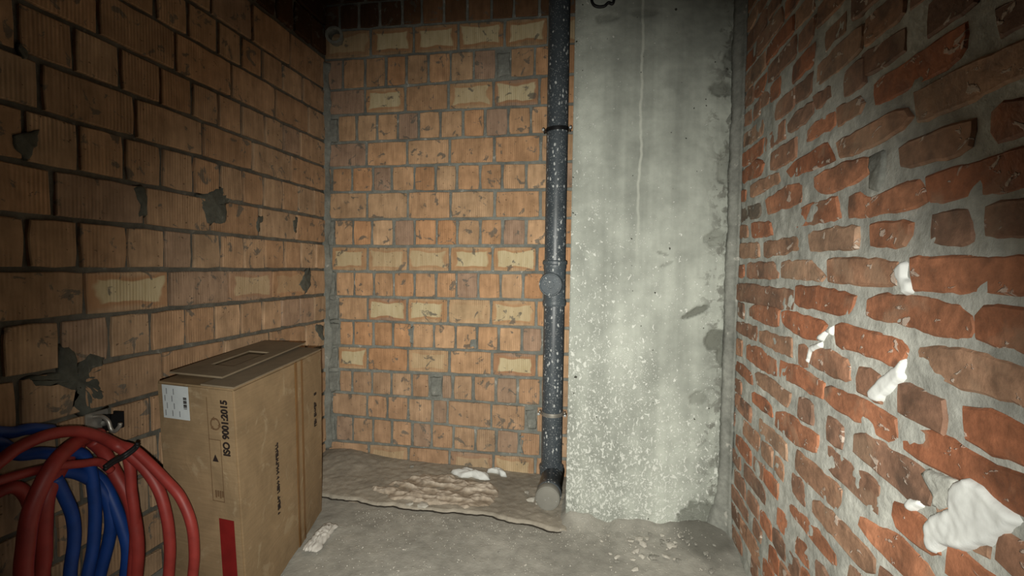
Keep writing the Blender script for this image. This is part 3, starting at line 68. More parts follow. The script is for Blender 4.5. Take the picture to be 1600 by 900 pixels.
# ------------------------------------------------------------------ node helpers
class NT:
    def __init__(s, name):
        s.m = bpy.data.materials.new(name); s.m.use_nodes = True
        s.t = s.m.node_tree; s.t.nodes.clear()
        s.out = s.t.nodes.new('ShaderNodeOutputMaterial')
        s.b = s.t.nodes.new('ShaderNodeBsdfPrincipled')
        s.t.links.new(s.b.outputs[0], s.out.inputs[0])
    def n(s, typ, ins=None, **kw):
        nd = s.t.nodes.new('ShaderNode' + typ)
        for k, v in kw.items(): setattr(nd, k, v)
        for k, v in (ins or {}).items(): s.put(nd.inputs[k], v)
        return nd
    def put(s, sock, v):
        if isinstance(v, bpy.types.NodeSocket): s.t.links.new(v, sock)
        elif isinstance(v, bpy.types.Node): s.t.links.new(v.outputs[0], sock)
        else:
            if isinstance(v, tuple) and len(v) == 3 and sock.type == 'RGBA': v = v + (1,)
            sock.default_value = v
    def math(s, op, a, b=0.0, c=0.0, clamp=False):
        nd = s.n('Math', operation=op, use_clamp=clamp)
        s.put(nd.inputs[0], a); s.put(nd.inputs[1], b); s.put(nd.inputs[2], c)
        return nd.outputs[0]
    def mix(s, fac, a, b, mode='MIX'):
        nd = s.n('MixRGB', blend_type=mode)
        s.put(nd.inputs[0], fac); s.put(nd.inputs[1], a); s.put(nd.inputs[2], b)
        return nd.outputs[0]
    def noise(s, vec, scale, detail=4.0, rough=0.55, dist=0.0):
        return s.n('TexNoise', {'Vector': vec, 'Scale': scale, 'Detail': detail, 'Roughness': rough, 'Distortion': dist}).outputs[0]
    def step(s, x, lo, hi):
        nd = s.n('MapRange', interpolation_type='SMOOTHSTEP')
        s.put(nd.inputs[0], x); s.put(nd.inputs[1], lo); s.put(nd.inputs[2], hi); s.put(nd.inputs[3], 0.0); s.put(nd.inputs[4], 1.0)
        return nd.outputs[0]
    def rng(s, x, lo, hi, a, b):
        nd = s.n('MapRange')
        s.put(nd.inputs[0], x); s.put(nd.inputs[1], lo); s.put(nd.inputs[2], hi); s.put(nd.inputs[3], a); s.put(nd.inputs[4], b)
        return nd.outputs[0]
    def scalev(s, vec, sc):
        nd = s.n('VectorMath', operation='MULTIPLY'); s.put(nd.inputs[0], vec); nd.inputs[1].default_value = sc
        return nd.outputs[0]
    def addv(s, a, b):
        nd = s.n('VectorMath', operation='ADD'); s.put(nd.inputs[0], a); s.put(nd.inputs[1], b)
        return nd.outputs[0]
    def bump(s, h, strength=0.5, dist=0.004, prev=None):
        nd = s.n('Bump', {'Strength': strength, 'Distance': dist, 'Height': h})
        if prev is not None: s.put(nd.inputs['Normal'], prev)
        return nd.outputs[0]
    def grey(s, v):                         # scalar to colour
        nd = s.n('CombineColor'); [s.put(nd.inputs[i], v) for i in range(3)]
        return nd.outputs[0]
    def done(s, col, rough=0.85, normal=None, spec=0.3, metal=0.0):
        s.put(s.b.inputs['Base Color'], col); s.put(s.b.inputs['Roughness'], rough)
        s.put(s.b.inputs['Specular IOR Level'], spec); s.put(s.b.inputs['Metallic'], metal)
        if normal is not None: s.put(s.b.inputs['Normal'], normal)
        return s.m

MORTAR = (0.195, 0.200, 0.178)

def mat_hollow_brick(name, axis):
    """wire-cut ceramic block: fine upright ribs, mortar smears, optional cream patch (object colour alpha)"""
    k = NT(name)
    oi = k.n('ObjectInfo'); tc = k.n('TexCoord')
    off = k.n('CombineXYZ', {0: k.math('MULTIPLY', oi.outputs['Random'], 40.0), 1: k.math('MULTIPLY', oi.outputs['Random'], 23.0), 2: k.math('MULTIPLY', oi.outputs['Random'], 71.0)}).outputs[0]
    v = k.addv(tc.outputs['Object'], off)
    streak = k.noise(k.scalev(v, (45, 45, 9)), 1.0, 3)
    cloud = k.noise(v, 13.0, 4)
    col = k.mix(1.0, oi.outputs['Color'], k.grey(k.rng(streak, 0.3, 0.7, 0.80, 1.14)), 'MULTIPLY')
    col = k.mix(1.0, col, k.grey(k.rng(cloud, 0.3, 0.7, 0.80, 1.16)), 'MULTIPLY')
    # cream patch inside a burnt rim
    sp = k.n('SeparateXYZ', {0: tc.outputs['Generated']})
    gu = sp.outputs[axis]; gv = sp.outputs[2]
    wob = k.math('SUBTRACT', k.noise(v, 9.0, 2), 0.5)
    bow = k.math('MULTIPLY', k.math('ABSOLUTE', k.math('SUBTRACT', gu, 0.5)), 0.16)
    du = k.math('DIVIDE', k.math('ABSOLUTE', k.math('SUBTRACT', gu, 0.5)), 0.40)
    dv = k.math('DIVIDE', k.math('ABSOLUTE', k.math('SUBTRACT', gv, 0.5)), k.math('ADD', 0.27, bow))
    d = k.math('ADD', k.math('MAXIMUM', du, dv), k.math('MULTIPLY', wob, 0.9))
    inside = k.math('SUBTRACT', 1.0, k.step(d, 0.92, 1.06)); rim = k.math('SUBTRACT', 1.0, k.step(d, 1.15, 1.55))
    al = oi.outputs['Alpha']
    col = k.mix(k.math('MULTIPLY', rim, k.math('MULTIPLY', al, 0.55)), col, (0.44, 0.215, 0.095))
    col = k.mix(k.math('MULTIPLY', inside, al), col, k.mix(k.rng(streak, 0.35, 0.65, 0.0, 1.0), (0.56, 0.46, 0.275), (0.66, 0.56, 0.355)))
    # smears of mortar and knocked-off spots
    sm = k.noise(v, 17.0, 6, 0.62, 0.6)
    smear = k.step(sm, 0.585, 0.64)
    col = k.mix(k.math('MULTIPLY', smear, 0.80), col, k.mix(cloud, (0.070, 0.062, 0.050), MORTAR))
    pits = k.step(k.noise(k.scalev(v, (1, 1, 1.6)), 55.0, 3), 0.685, 0.73)
    col = k.mix(k.math('MULTIPLY', pits, 0.7), col, (0.07, 0.045, 0.03))
    spo = k.n('SeparateXYZ', {0: tc.outputs['Object']})
    rib = k.math('SINE', k.math('MULTIPLY', spo.outputs[axis], 560.0))
    ribs = k.math('MULTIPLY', rib, k.rng(k.noise(v, 6.0, 1), 0.38, 0.62, 0.0, 1.0))
    col = k.mix(k.rng(ribs, -1.0, 1.0, 0.30, 0.0), col, (0.10, 0.05, 0.02))
    h = k.math('ADD', k.math('MULTIPLY', ribs, 0.25), k.math('ADD', k.math('MULTIPLY', streak, 0.5), k.math('SUBTRACT', k.math('MULTIPLY', k.noise(v, 70.0, 4), 0.6), k.math('MULTIPLY', pits, 1.0))))
    return k.done(col, 0.88, k.bump(h, 0.55, 0.003), 0.18)

def mat_old_brick():
    k = NT('old_red_brick')
    oi = k.n('ObjectInfo'); tc = k.n('TexCoord')
    off = k.n('CombineXYZ', {0: k.math('MULTIPLY', oi.outputs['Random'], 40.0), 1: k.math('MULTIPLY', oi.outputs['Random'], 23.0), 2: k.math('MULTIPLY', oi.outputs['Random'], 71.0)}).outputs[0]
    v = k.addv(tc.outputs['Object'], off)
    cloud = k.noise(v, 11.0, 5, 0.6, 0.5); fine = k.noise(v, 60.0, 5, 0.65)
    col = k.mix(1.0, oi.outputs['Color'], k.grey(k.rng(cloud, 0.3, 0.7, 0.52, 1.38)), 'MULTIPLY')
    col = k.mix(1.0, col, k.grey(k.rng(fine, 0.3, 0.7, 0.78, 1.2)), 'MULTIPLY')
    burnt = k.step(k.noise(v, 7.0, 3), 0.58, 0.70)
    col = k.mix(k.math('MULTIPLY', burnt, 0.75), col, (0.085, 0.055, 0.040))
    pale = k.step(k.noise(k.addv(v, (3.3, 1.2, 5.0)), 9.0, 3), 0.56, 0.68)
    col = k.mix(k.math('MULTIPLY', pale, 0.38), col, (0.36, 0.25, 0.17))
    lime = k.step(k.noise(k.scalev(k.addv(v, (1.1, 7.7, 2.0)), (1, 1, 1.5)), 24.0, 4, 0.55, 0.5), 0.625, 0.67)
    col = k.mix(k.math('MULTIPLY', lime, 0.75), col, (0.55, 0.47, 0.40))
    h = k.math('ADD', k.math('MULTIPLY', cloud, 1.0), k.math('ADD', k.math('MULTIPLY', fine, 0.45), k.math('MULTIPLY', lime, 0.5)))
    return k.done(col, k.rng(cloud, 0.3, 0.7, 0.55, 0.85), k.bump(h, 0.7, 0.006), 0.32)

def mat_mortar(name, c=MORTAR, lime=0.5, spec=0.2):
    k = NT(name); tc = k.n('TexCoord'); v = tc.outputs['Object']
    a = k.noise(v, 6.0, 5); b = k.noise(v, 45.0, 5, 0.65)
    col = k.mix(1.0, c, k.grey(k.rng(a, 0.3, 0.7, 0.70, 1.25)), 'MULTIPLY')
    col = k.mix(1.0, col, k.grey(k.rng(b, 0.3, 0.7, 0.80, 1.2)), 'MULTIPLY')
    w = k.step(k.noise(v, 24.0, 4, 0.6, 0.4), 0.64, 0.70)
    col = k.mix(k.math('MULTIPLY', w, lime), col, (0.52, 0.50, 0.45))
    return k.done(col, 0.85, k.bump(k.math('ADD', b, k.math('MULTIPLY', a, 1.5)), 0.6, 0.006), spec)

def mat_column():
    k = NT('cast_concrete'); tc = k.n('TexCoord'); v = tc.outputs['Object']
    st = k.n('Attribute', attribute_name='stain').outputs['Fac']
    big = k.noise(v, 2.6, 5); mid = k.noise(v, 14.0, 5, 0.6); fine = k.noise(v, 90.0, 3)
    drip = k.noise(k.scalev(v, (16, 16, 0.8)), 1.0, 3)
    col = k.mix(1.0, (0.355, 0.378, 0.335), k.grey(k.rng(big, 0.3, 0.7, 0.66, 1.22)), 'MULTIPLY')
    col = k.mix(1.0, col, k.grey(k.rng(mid, 0.3, 0.7, 0.88, 1.12)), 'MULTIPLY')
    col = k.mix(1.0, col, k.grey(k.rng(drip, 0.3, 0.7, 0.84, 1.12)), 'MULTIPLY')
    sp = k.n('SeparateXYZ', {0: v}); x = sp.outputs[0]; z = sp.outputs[2]
    # dried splashes of whitewash, thickest low down and towards the left arris
    dens = k.math('ADD', k.rng(z, 0.2, 1.8, 0.30, -0.01), k.rng(x, -0.1, 0.45, 0.09, -0.06))
    dens = k.math('ADD', dens, k.math('MULTIPLY', k.math('SUBTRACT', big, 0.5), 0.35))
    vn = k.n('TexVoronoi', {'Vector': k.addv(k.scalev(v, (1, 1, 0.62)), k.scalev(k.n('TexNoise', {'Vector': v, 'Scale': 30.0}).outputs['Color'], (0.012, 0.012, 0.012))), 'Scale': 70.0})
    keep = k.n('SeparateColor', {0: vn.outputs['Color']}).outputs[0]
    dot = k.math('MULTIPLY', k.math('SUBTRACT', 1.0, k.step(vn.outputs['Distance'], 0.24, 0.46)), k.math('LESS_THAN', keep, k.math('MULTIPLY', dens, 2.1)))
    vn2 = k.n('TexVoronoi', {'Vector': v, 'Scale': 150.0})
    keep2 = k.n('SeparateColor', {0: vn2.outputs['Color']}).outputs[1]
    dot2 = k.math('MULTIPLY', k.math('SUBTRACT', 1.0, k.step(vn2.outputs['Distance'], 0.25, 0.42)), k.math('LESS_THAN', keep2, k.math('MULTIPLY', dens, 1.1)))
    sv = k.scalev(v, (1, 1, 0.7))
    thr = k.math('SUBTRACT', 0.70, k.math('MULTIPLY', dens, 0.42))
    fl = k.noise(sv, 62.0, 2, 0.5, 0.6)
    fleck = k.step(fl, thr, k.math('ADD', thr, 0.05))
    fl2 = k.noise(k.addv(sv, (4, 4, 4)), 125.0, 2, 0.5, 0.3)
    fleck2 = k.step(fl2, k.math('SUBTRACT', thr, 0.01), k.math('ADD', thr, 0.05))
    dots = k.math('MAXIMUM', k.math('MULTIPLY', dot2, 0.9), k.math('MAXIMUM', fleck, k.math('MULTIPLY', fleck2, 0.8)))
    col = k.mix(k.math('MULTIPLY', dots, 0.62), col, (0.68, 0.70, 0.65))
    # one pale run of lime water down from the top
    cx = k.math('ADD', 0.168, k.math('MULTIPLY', k.math('SUBTRACT', k.noise(k.scalev(v, (0, 0, 5)), 1.0, 3), 0.5), 0.05))
    line = k.math('SUBTRACT', 1.0, k.step(k.math('ABSOLUTE', k.math('SUBTRACT', x, cx)), 0.002, 0.008))
    line = k.math('MULTIPLY', line, k.step(z, 1.05, 1.7))
    col = k.mix(k.math('MULTIPLY', line, 0.5), col, (0.55, 0.57, 0.50))
    dirt_or_shade = k.math('MULTIPLY', k.step(k.noise(v, 20.0, 6, 0.65, 0.5), 0.50, 0.60), k.step(k.math('ADD', x, k.math('MULTIPLY', k.math('SUBTRACT', big, 0.5), 0.25)), 0.40, 0.52))
    col = k.mix(k.math('MULTIPLY', dirt_or_shade, 0.75), col, (0.10, 0.10, 0.085))
    holes = k.step(k.noise(v, 38.0, 1), 0.76, 0.78)
    col = k.mix(holes, col, (0.05, 0.05, 0.04))
    col = k.mix(st, col, (0.115, 0.12, 0.10))
    h = k.math('ADD', k.math('MULTIPLY', mid, 0.8), k.math('ADD', k.math('MULTIPLY', fine, 0.25), k.math('SUBTRACT', k.math('MULTIPLY', dots, 0.6), k.math('MULTIPLY', holes, 2.0))))
    return k.done(col, 0.8, k.bump(h, 0.6, 0.005), 0.25)

def mat_floor(name='dusty_screed', c=(0.30, 0.29, 0.255)):
    k = NT(name); tc = k.n('TexCoord'); v = tc.outputs['Object']
    a = k.noise(v, 3.0, 5); b = k.noise(v, 22.0, 5, 0.6); g = k.noise(v, 120.0, 3)
    col = k.mix(1.0, c, k.grey(k.rng(a, 0.3, 0.7, 0.76, 1.22)), 'MULTIPLY')
    col = k.mix(1.0, col, k.grey(k.rng(b, 0.3, 0.7, 0.85, 1.16)), 'MULTIPLY')
    vn = k.n('TexVoronoi', {'Vector': v, 'Scale': 85.0}); keep = k.n('SeparateColor', {0: vn.outputs['Color']}).outputs[0]
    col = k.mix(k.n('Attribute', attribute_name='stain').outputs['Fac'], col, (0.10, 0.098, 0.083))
    dot = k.math('MULTIPLY', k.math('SUBTRACT', 1.0, k.step(vn.outputs['Distance'], 0.18, 0.34)), k.math('LESS_THAN', keep, k.rng(a, 0.4, 0.7, 0.02, 0.20)))
    col = k.mix(k.math('MULTIPLY', dot, 0.6), col, (0.50, 0.48, 0.42))
    h = k.math('ADD', b, k.math('ADD', k.math('MULTIPLY', g, 0.35), k.math('MULTIPLY', dot, 0.5)))
    return k.done(col, 0.9, k.bump(h, 0.55, 0.006), 0.2)

def mat_pvc(name, c, splash=0.22, rough=0.38):
    k = NT(name); tc = k.n('TexCoord'); v = tc.outputs['Object']
    a = k.noise(v, 9.0, 3)
    col = k.mix(1.0, c, k.grey(k.rng(a, 0.3, 0.7, 0.85, 1.2)), 'MULTIPLY')
    warp = k.scalev(k.n('TexNoise', {'Vector': v, 'Scale': 25.0}).outputs['Color'], (0.02, 0.02, 0.02))
    vn = k.n('TexVoronoi', {'Vector': k.addv(k.scalev(v, (1, 1, 0.55)), warp), 'Scale': 58.0}); keep = k.n('SeparateColor', {0: vn.outputs['Color']}).outputs[0]
    dot = k.math('MULTIPLY', k.math('SUBTRACT', 1.0, k.step(vn.outputs['Distance'], 0.16, 0.34)), k.math('LESS_THAN', keep, k.rng(a, 0.35, 0.65, splash * 0.3, splash * 1.7)))
    vn2 = k.n('TexVoronoi', {'Vector': v, 'Scale': 190.0}); keep2 = k.n('SeparateColor', {0: vn2.outputs['Color']}).outputs[0]
    dot2 = k.math('MULTIPLY', k.math('SUBTRACT', 1.0, k.step(vn2.outputs['Distance'], 0.2, 0.4)), k.math('LESS_THAN', keep2, splash * 0.5))
    d = k.math('MAXIMUM', dot, k.math('MULTIPLY', dot2, 0.7))
    col = k.mix(k.math('MULTIPLY', d, 0.8), col, (0.62, 0.64, 0.63))
    return k.done(col, k.mix(d, (rough,) * 3, (0.9, 0.9, 0.9)), k.bump(d, 0.4, 0.002), 0.5)

def mat_card():
    k = NT('cardboard'); tc = k.n('TexCoord'); v = tc.outputs['Object']
    a = k.noise(v, 4.0, 4, 0.6, 0.8); b = k.noise(k.scalev(v, (1, 1, 14)), 9.0, 3); w = k.noise(v, 9.0, 5, 0.6, 1.2)
    col = k.mix(1.0, (0.245, 0.170, 0.095), k.grey(k.rng(a, 0.3, 0.7, 0.80, 1.18)), 'MULTIPLY')
    col = k.mix(1.0, col, k.grey(k.rng(b, 0.3, 0.7, 0.94, 1.06)), 'MULTIPLY')
    col = k.mix(k.math('MULTIPLY', k.step(w, 0.56, 0.68), 0.35), col, (0.42, 0.34, 0.22))
    return k.done(col, 0.75, k.bump(k.math('ADD', b, k.math('MULTIPLY', w, 2.0)), 0.25, 0.003), 0.25)

def mat_plain(name, c, rough=0.6, spec=0.3, metal=0.0, var=0.15, scale=18.0, bump=0.2):
    k = NT(name); tc = k.n('TexCoord'); v = tc.outputs['Object']
    a = k.noise(v, scale, 4)
    col = k.mix(1.0, c, k.grey(k.rng(a, 0.3, 0.7, 1 - var, 1 + var)), 'MULTIPLY')
    return k.done(col, rough, k.bump(a, bump, 0.003), spec, metal)

def mat_foam_run():
    k = NT('trodden_foam'); tc = k.n('TexCoord'); v = tc.outputs['Object']
    cr = k.n('Attribute', attribute_name='crest').outputs['Fac']; a = k.noise(v, 14.0, 4); b = k.noise(v, 50.0, 4)
    col = k.mix(k.math('MULTIPLY', cr, k.rng(a, 0.35, 0.6, 0.2, 1.0)), (0.30, 0.245, 0.185), (0.60, 0.53, 0.44))
    col = k.mix(1.0, col, k.grey(k.rng(b, 0.3, 0.7, 0.75, 1.2)), 'MULTIPLY')
    return k.done(col, 0.8, k.bump(b, 0.5, 0.004), 0.25)
MT = dict(dirt_or_shade=mat_plain('crack_shade', (0.035, 0.030, 0.024), 0.95, 0.05), dustycard=mat_plain('dusty_cardboard', (0.215, 0.170, 0.115), 0.85, 0.15, var=0.1), foamrun=mat_foam_run(),
    back=mat_hollow_brick('hollow_ceramic_brick_back', 0), left=mat_hollow_brick('hollow_ceramic_brick_left', 1), old=mat_old_brick(),
    mortar=mat_mortar('grey_mortar'), mortar_r=mat_mortar('pale_mortar', (0.405, 0.412, 0.375), 0.5), mortar_d=mat_mortar('smeared_mortar', (0.085, 0.088, 0.072), 0.15, 0.4),
    mortar_l=mat_mortar('dark_mortar', (0.125, 0.118, 0.098), 0.15), column=mat_column(), floor=mat_floor(), ledge=mat_floor('rough_screed', (0.30, 0.27, 0.22)), ceil=mat_mortar('ceiling_concrete', (0.16, 0.15, 0.13), 0.1),
    pvc=mat_pvc('splashed_grey_pvc', (0.058, 0.070, 0.080), 0.50), cap=mat_pvc('dusty_grey_pvc', (0.20, 0.195, 0.17), 0.05, 0.7), tee=mat_pvc('scuffed_grey_pvc', (0.075, 0.092, 0.104), 0.40, 0.45),
    card=mat_card(), tape=mat_plain('brown_tape', (0.165, 0.085, 0.030), 0.35, 0.5), paper=mat_plain('white_paper', (0.50, 0.54, 0.55), 0.6, 0.3, var=0.05), ink=mat_plain('black_ink', (0.018, 0.012, 0.010), 0.7),
    inkgrey=mat_plain('grey_ink', (0.22, 0.23, 0.24), 0.7), inkbrown=mat_plain('faded_ink', (0.12, 0.07, 0.035), 0.7), redink=mat_plain('red_ink', (0.16, 0.009, 0.008), 0.6),
    red=mat_plain('red_hose', (0.25, 0.030, 0.024), 0.50, 0.4, var=0.2, bump=0.1), blue=mat_plain('blue_hose', (0.008, 0.042, 0.20), 0.50, 0.4, var=0.2, bump=0.1),
    black=mat_plain('black_plastic', (0.010, 0.010, 0.011), 0.5), foam=mat_plain('white_foam', (0.66, 0.68, 0.66), 0.7, 0.2, var=0.08, scale=30, bump=0.4),
    dirtyfoam=mat_plain('dusty_foam', (0.40, 0.34, 0.27), 0.85, 0.15, var=0.22, scale=25, bump=0.5), zinc=mat_plain('zinc_metal', (0.55, 0.56, 0.55), 0.4, 0.5, 0.9), steel=mat_plain('dull_steel', (0.42, 0.40, 0.36), 0.45, 0.5, 0.7),
    chip=mat_plain('plaster_chip', (0.42, 0.40, 0.35), 0.9, 0.15, var=0.25), cloth=mat_plain('dirty_cloth', (0.50, 0.48, 0.44), 0.9, 0.1, var=0.15))

# ------------------------------------------------------------------ object helpers
def link(name, me, mat=None, parent=None):
    if mat is not None: me.materials.append(mat)
    o = bpy.data.objects.new(name, me); COL.objects.link(o)
    if parent is not None: o.parent = parent
    return o
def pydata(name, verts, faces, mat=None, parent=None, smooth=False, loc=None):
    me = bpy.data.meshes.new(name); me.from_pydata([tuple(v) for v in verts], [], faces); me.update()
    if smooth: me.polygons.foreach_set('use_smooth', [True] * len(me.polygons))
    o = link(name, me, mat, parent)
    if loc is not None: o.location = loc
    return o
def tag(o, label, cat, group=None, kind=None):
    o['label'] = label; o['category'] = cat
    if group: o['group'] = group
    if kind: o['kind'] = kind
    return o
def empty(name, loc, rz=0.0):
    o = bpy.data.objects.new(name, None); COL.objects.link(o); o.location = loc; o.rotation_euler = (0, 0, rz); o.empty_display_size = 0.1
    return o
def from_bm(name, bm, mat, parent=None, smooth=False, loc=None):
    me = bpy.data.meshes.new(name); bmesh.ops.recalc_face_normals(bm, faces=bm.faces); bm.to_mesh(me); bm.free()
    if smooth: me.polygons.foreach_set('use_smooth', [True] * len(me.polygons))
    o = link(name, me, mat, parent)
    if loc is not None: o.location = loc
    return o
def bm_box(bm, a, b, bev=0.0):
    g = bmesh.ops.create_cube(bm, size=1.0)
    vs_ = g['verts']
    for v in vs_:
        v.co = Vector(((a[i] + b[i]) / 2 + v.co[i] * (b[i] - a[i]) for i in range(3)))
    if bev > 0:
        es = list({e for v in vs_ for e in v.link_edges})
        bmesh.ops.bevel(bm, geom=es, offset=bev, segments=2, affect='EDGES')
def box(name, a, b, mat, parent=None, bev=0.0):
    bm = bmesh.new(); bm_box(bm, a, b, bev); return from_bm(name, bm, mat, parent)
def lathe(name, prof, mat, parent=None, seg=40, axis='Z', loc=(0, 0, 0), smooth=True):
    """prof: list of (radius, height) from start to end; axis Z (up) or Y (height runs towards -Y, at the camera)"""
    vs_, fs = [], []
    for (rr, hh) in prof:
        for i in range(seg):
            a = 2 * math.pi * i / seg
            x, y = rr * math.cos(a), rr * math.sin(a)
            vs_.append((x, y, hh) if axis == 'Z' else (x, -hh, y))
    n = len(prof)
    for j in range(n - 1):
        for i in range(seg):
            fs.append((j * seg + i, j * seg + (i + 1) % seg, (j + 1) * seg + (i + 1) % seg, (j + 1) * seg + i))
    fs.append(tuple(range(seg - 1, -1, -1))); fs.append(tuple((n - 1) * seg + i for i in range(seg)))
    o = pydata(name, vs_, fs, mat, parent, False, loc)
    bm = bmesh.new(); bm.from_mesh(o.data); bmesh.ops.recalc_face_normals(bm, faces=bm.faces); bm.to_mesh(o.data); bm.free()
    if smooth:
        o.data.polygons.foreach_set('use_smooth', [True] * len(o.data.polygons))
        o.data.set_sharp_from_angle(angle=math.radians(35))
    return o
def catmull(pts, n=8):
    P = [Vector(p) for p in pts]; P = [P[0] * 2 - P[1]] + P + [P[-1] * 2 - P[-2]]
    out = []
    for i in range(1, len(P) - 2):
        for s in range(n):
            t = s / n; a, b, c, d = P[i - 1], P[i], P[i + 1], P[i + 2]
            out.append(0.5 * ((2 * b) + (c - a) * t + (2 * a - 5 * b + 4 * c - d) * t * t + (3 * b - a - 3 * c + d) * t ** 3))
    out.append(P[-2]); return out
def tube(name, pts, rad, mat, parent=None, seg=14, n=8, flat=None):
    C = catmull(pts, n) if n > 1 else [Vector(p) for p in pts]
    vs_, fs = [], []
    up = None
    for i, p in enumerate(C):
        t = (C[min(i + 1, len(C) - 1)] - C[max(i - 1, 0)]).normalized()
        if up is None:
            up = t.orthogonal().normalized()
        up = (up - t * up.dot(t)).normalized(); sd = t.cross(up)
        for k in range(seg):
            a = 2 * math.pi * k / seg
            vs_.append(p + up * (rad * math.cos(a)) + sd * (rad * math.sin(a)))
    for i in range(len(C) - 1):
        for k in range(seg):
            fs.append((i * seg + k, i * seg + (k + 1) % seg, (i + 1) * seg + (k + 1) % seg, (i + 1) * seg + k))
    fs.append(tuple(range(seg - 1, -1, -1))); fs.append(tuple((len(C) - 1) * seg + k for k in range(seg)))
    return pydata(name, vs_, fs, mat, parent, True)

def fbm(p, s, o=4):
    return noise.fractal(Vector(p) * s, 0.9, 2.0, o)

def slab(name, O, U, V, N, lu, lv, step, thick, disp, mat, parent=None, stain=None):
    """a slab of real thickness whose front is a finely divided, displaced surface"""
    O, U, V, N = Vector(O), Vector(U), Vector(V), Vector(N)
    nu, nv = max(2, int(lu / step) + 1), max(2, int(lv / step) + 1)
    vs_, fs, st = [], [], []
    for j in range(nv):
        for i in range(nu):
            a, b = lu * i / (nu - 1), lv * j / (nv - 1)
            p = O + U * a + V * b
            vs_.append(p + N * disp(a, b, p))
            if stain: st.append(stain(a, b, p))
    for j in range(nv - 1):
        for i in range(nu - 1):
            k = j * nu + i; fs.append((k, k + 1, k + nu + 1, k + nu))
    ring = list(range(nu)) + [j * nu + nu - 1 for j in range(1, nv)] + [(nv - 1) * nu + i for i in range(nu - 2, -1, -1)] + [j * nu for j in range(nv - 2, 0, -1)]
    base = len(vs_); m = len(ring)
    for q in ring:
        j, i = divmod(q, nu)
        vs_.append(O + U * (lu * i / (nu - 1)) + V * (lv * j / (nv - 1)) - N * thick)
        if stain: st.append(0.0)
    for k in range(m):
        fs.append((ring[k], base + k, base + (k + 1) % m, ring[(k + 1) % m]))
    fs.append(tuple(base + m - 1 - k for k in range(m)))
    if U.cross(V).dot(N) < 0: fs = [tuple(reversed(q)) for q in fs]
    o = pydata(name, vs_, fs, mat, parent)
    nfront = (nu - 1) * (nv - 1)
    o.data.polygons.foreach_set('use_smooth', [i < nfront for i in range(len(o.data.polygons))])
    if stain:
        at = o.data.attributes.new('stain', 'FLOAT', 'POINT'); at.data.foreach_set('value', st)
    return o

def densify(poly, step):
    out = []
    n = len(poly)
    for i in range(n):
        a, b = Vector(poly[i]), Vector(poly[(i + 1) % n]); L = (b - a).length; k = max(1, int(round(L / step)))
        for s in range(k): out.append(a.lerp(b, s / k))
    return out
def offset2d(p, d):
    n = len(p); out = []
    for i in range(n):
        a, b, c = p[i - 1], p[i], p[(i + 1) % n]
        e1, e2 = (b - a), (c - b)
        n1 = Vector((-e1.y, e1.x)).normalized() if e1.length > 1e-6 else Vector((0, 0)); n2 = Vector((-e2.y, e2.x)).normalized() if e2.length > 1e-6 else n1
        m = (n1 + n2)
        if m.length < 1e-4: m = n1
        m.normalize(); out.append(b + m * (d / max(0.5, m.dot(n1))))
    return out
def sarea(p): return sum(p[i].x * p[(i + 1) % len(p)].y - p[(i + 1) % len(p)].x * p[i].y for i in range(len(p))) / 2

def brick(poly, T, parent, mat, color, bevel, jit, step, depth=0.045, proud=0.0, tilt=0.0, rnd=0.003, grow=0.0):
    """one brick: outline in the wall plane, worn arrises, set into the mortar.  T(u, v, w) -> world"""
    p = densify([Vector(q) for q in poly], step)
    if sarea(p) < 0: p.reverse()
    if grow: p = offset2d(p, -grow)
    # round the corners, then wear the edges
    n = len(p); q = []
    for i in range(n):
        a, b, c = p[i - 1], p[i], p[(i + 1) % n]
        m = (a + c) / 2; cor = (b - m).length
        q.append(b.lerp(m, min(0.22, rnd / max(cor, 1e-4))) + Vector((random.uniform(-jit, jit), random.uniform(-jit, jit))))
    inner = offset2d(q, bevel)
    c = sum(q, Vector((0, 0))) / n
    tu, tv = random.uniform(-tilt, tilt), random.uniform(-tilt, tilt)
    pr = proud + random.uniform(-0.5, 0.5) * abs(tilt) * 0.1
    loc = T(c.x, c.y, 0.0); vs_ = []
    for s in q: vs_.append(T(s.x, s.y, -depth) - loc)
    for s in q: vs_.append(T(s.x, s.y, pr - bevel * 0.9 + tu * (s.x - c.x) + tv * (s.y - c.y)) - loc)
    for s in inner: vs_.append(T(s.x, s.y, pr + random.uniform(-0.0008, 0.0008) + tu * (s.x - c.x) + tv * (s.y - c.y)) - loc)
    fs = []
    for k in (0, 1):
        for i in range(n): fs.append((k * n + i, k * n + (i + 1) % n, (k + 1) * n + (i + 1) % n, (k + 1) * n + i))
    fs.append(tuple(2 * n + i for i in range(n)))
    e = T(1, 0, 0) - T(0, 0, 0); g = T(0, 1, 0) - T(0, 0, 0); w = T(0, 0, 1) - T(0, 0, 0)
    if e.cross(g).dot(w) < 0: fs = [tuple(reversed(t)) for t in fs]
    o = pydata('brick', vs_, fs, mat, parent, False, loc)
    o.color = color
    return o

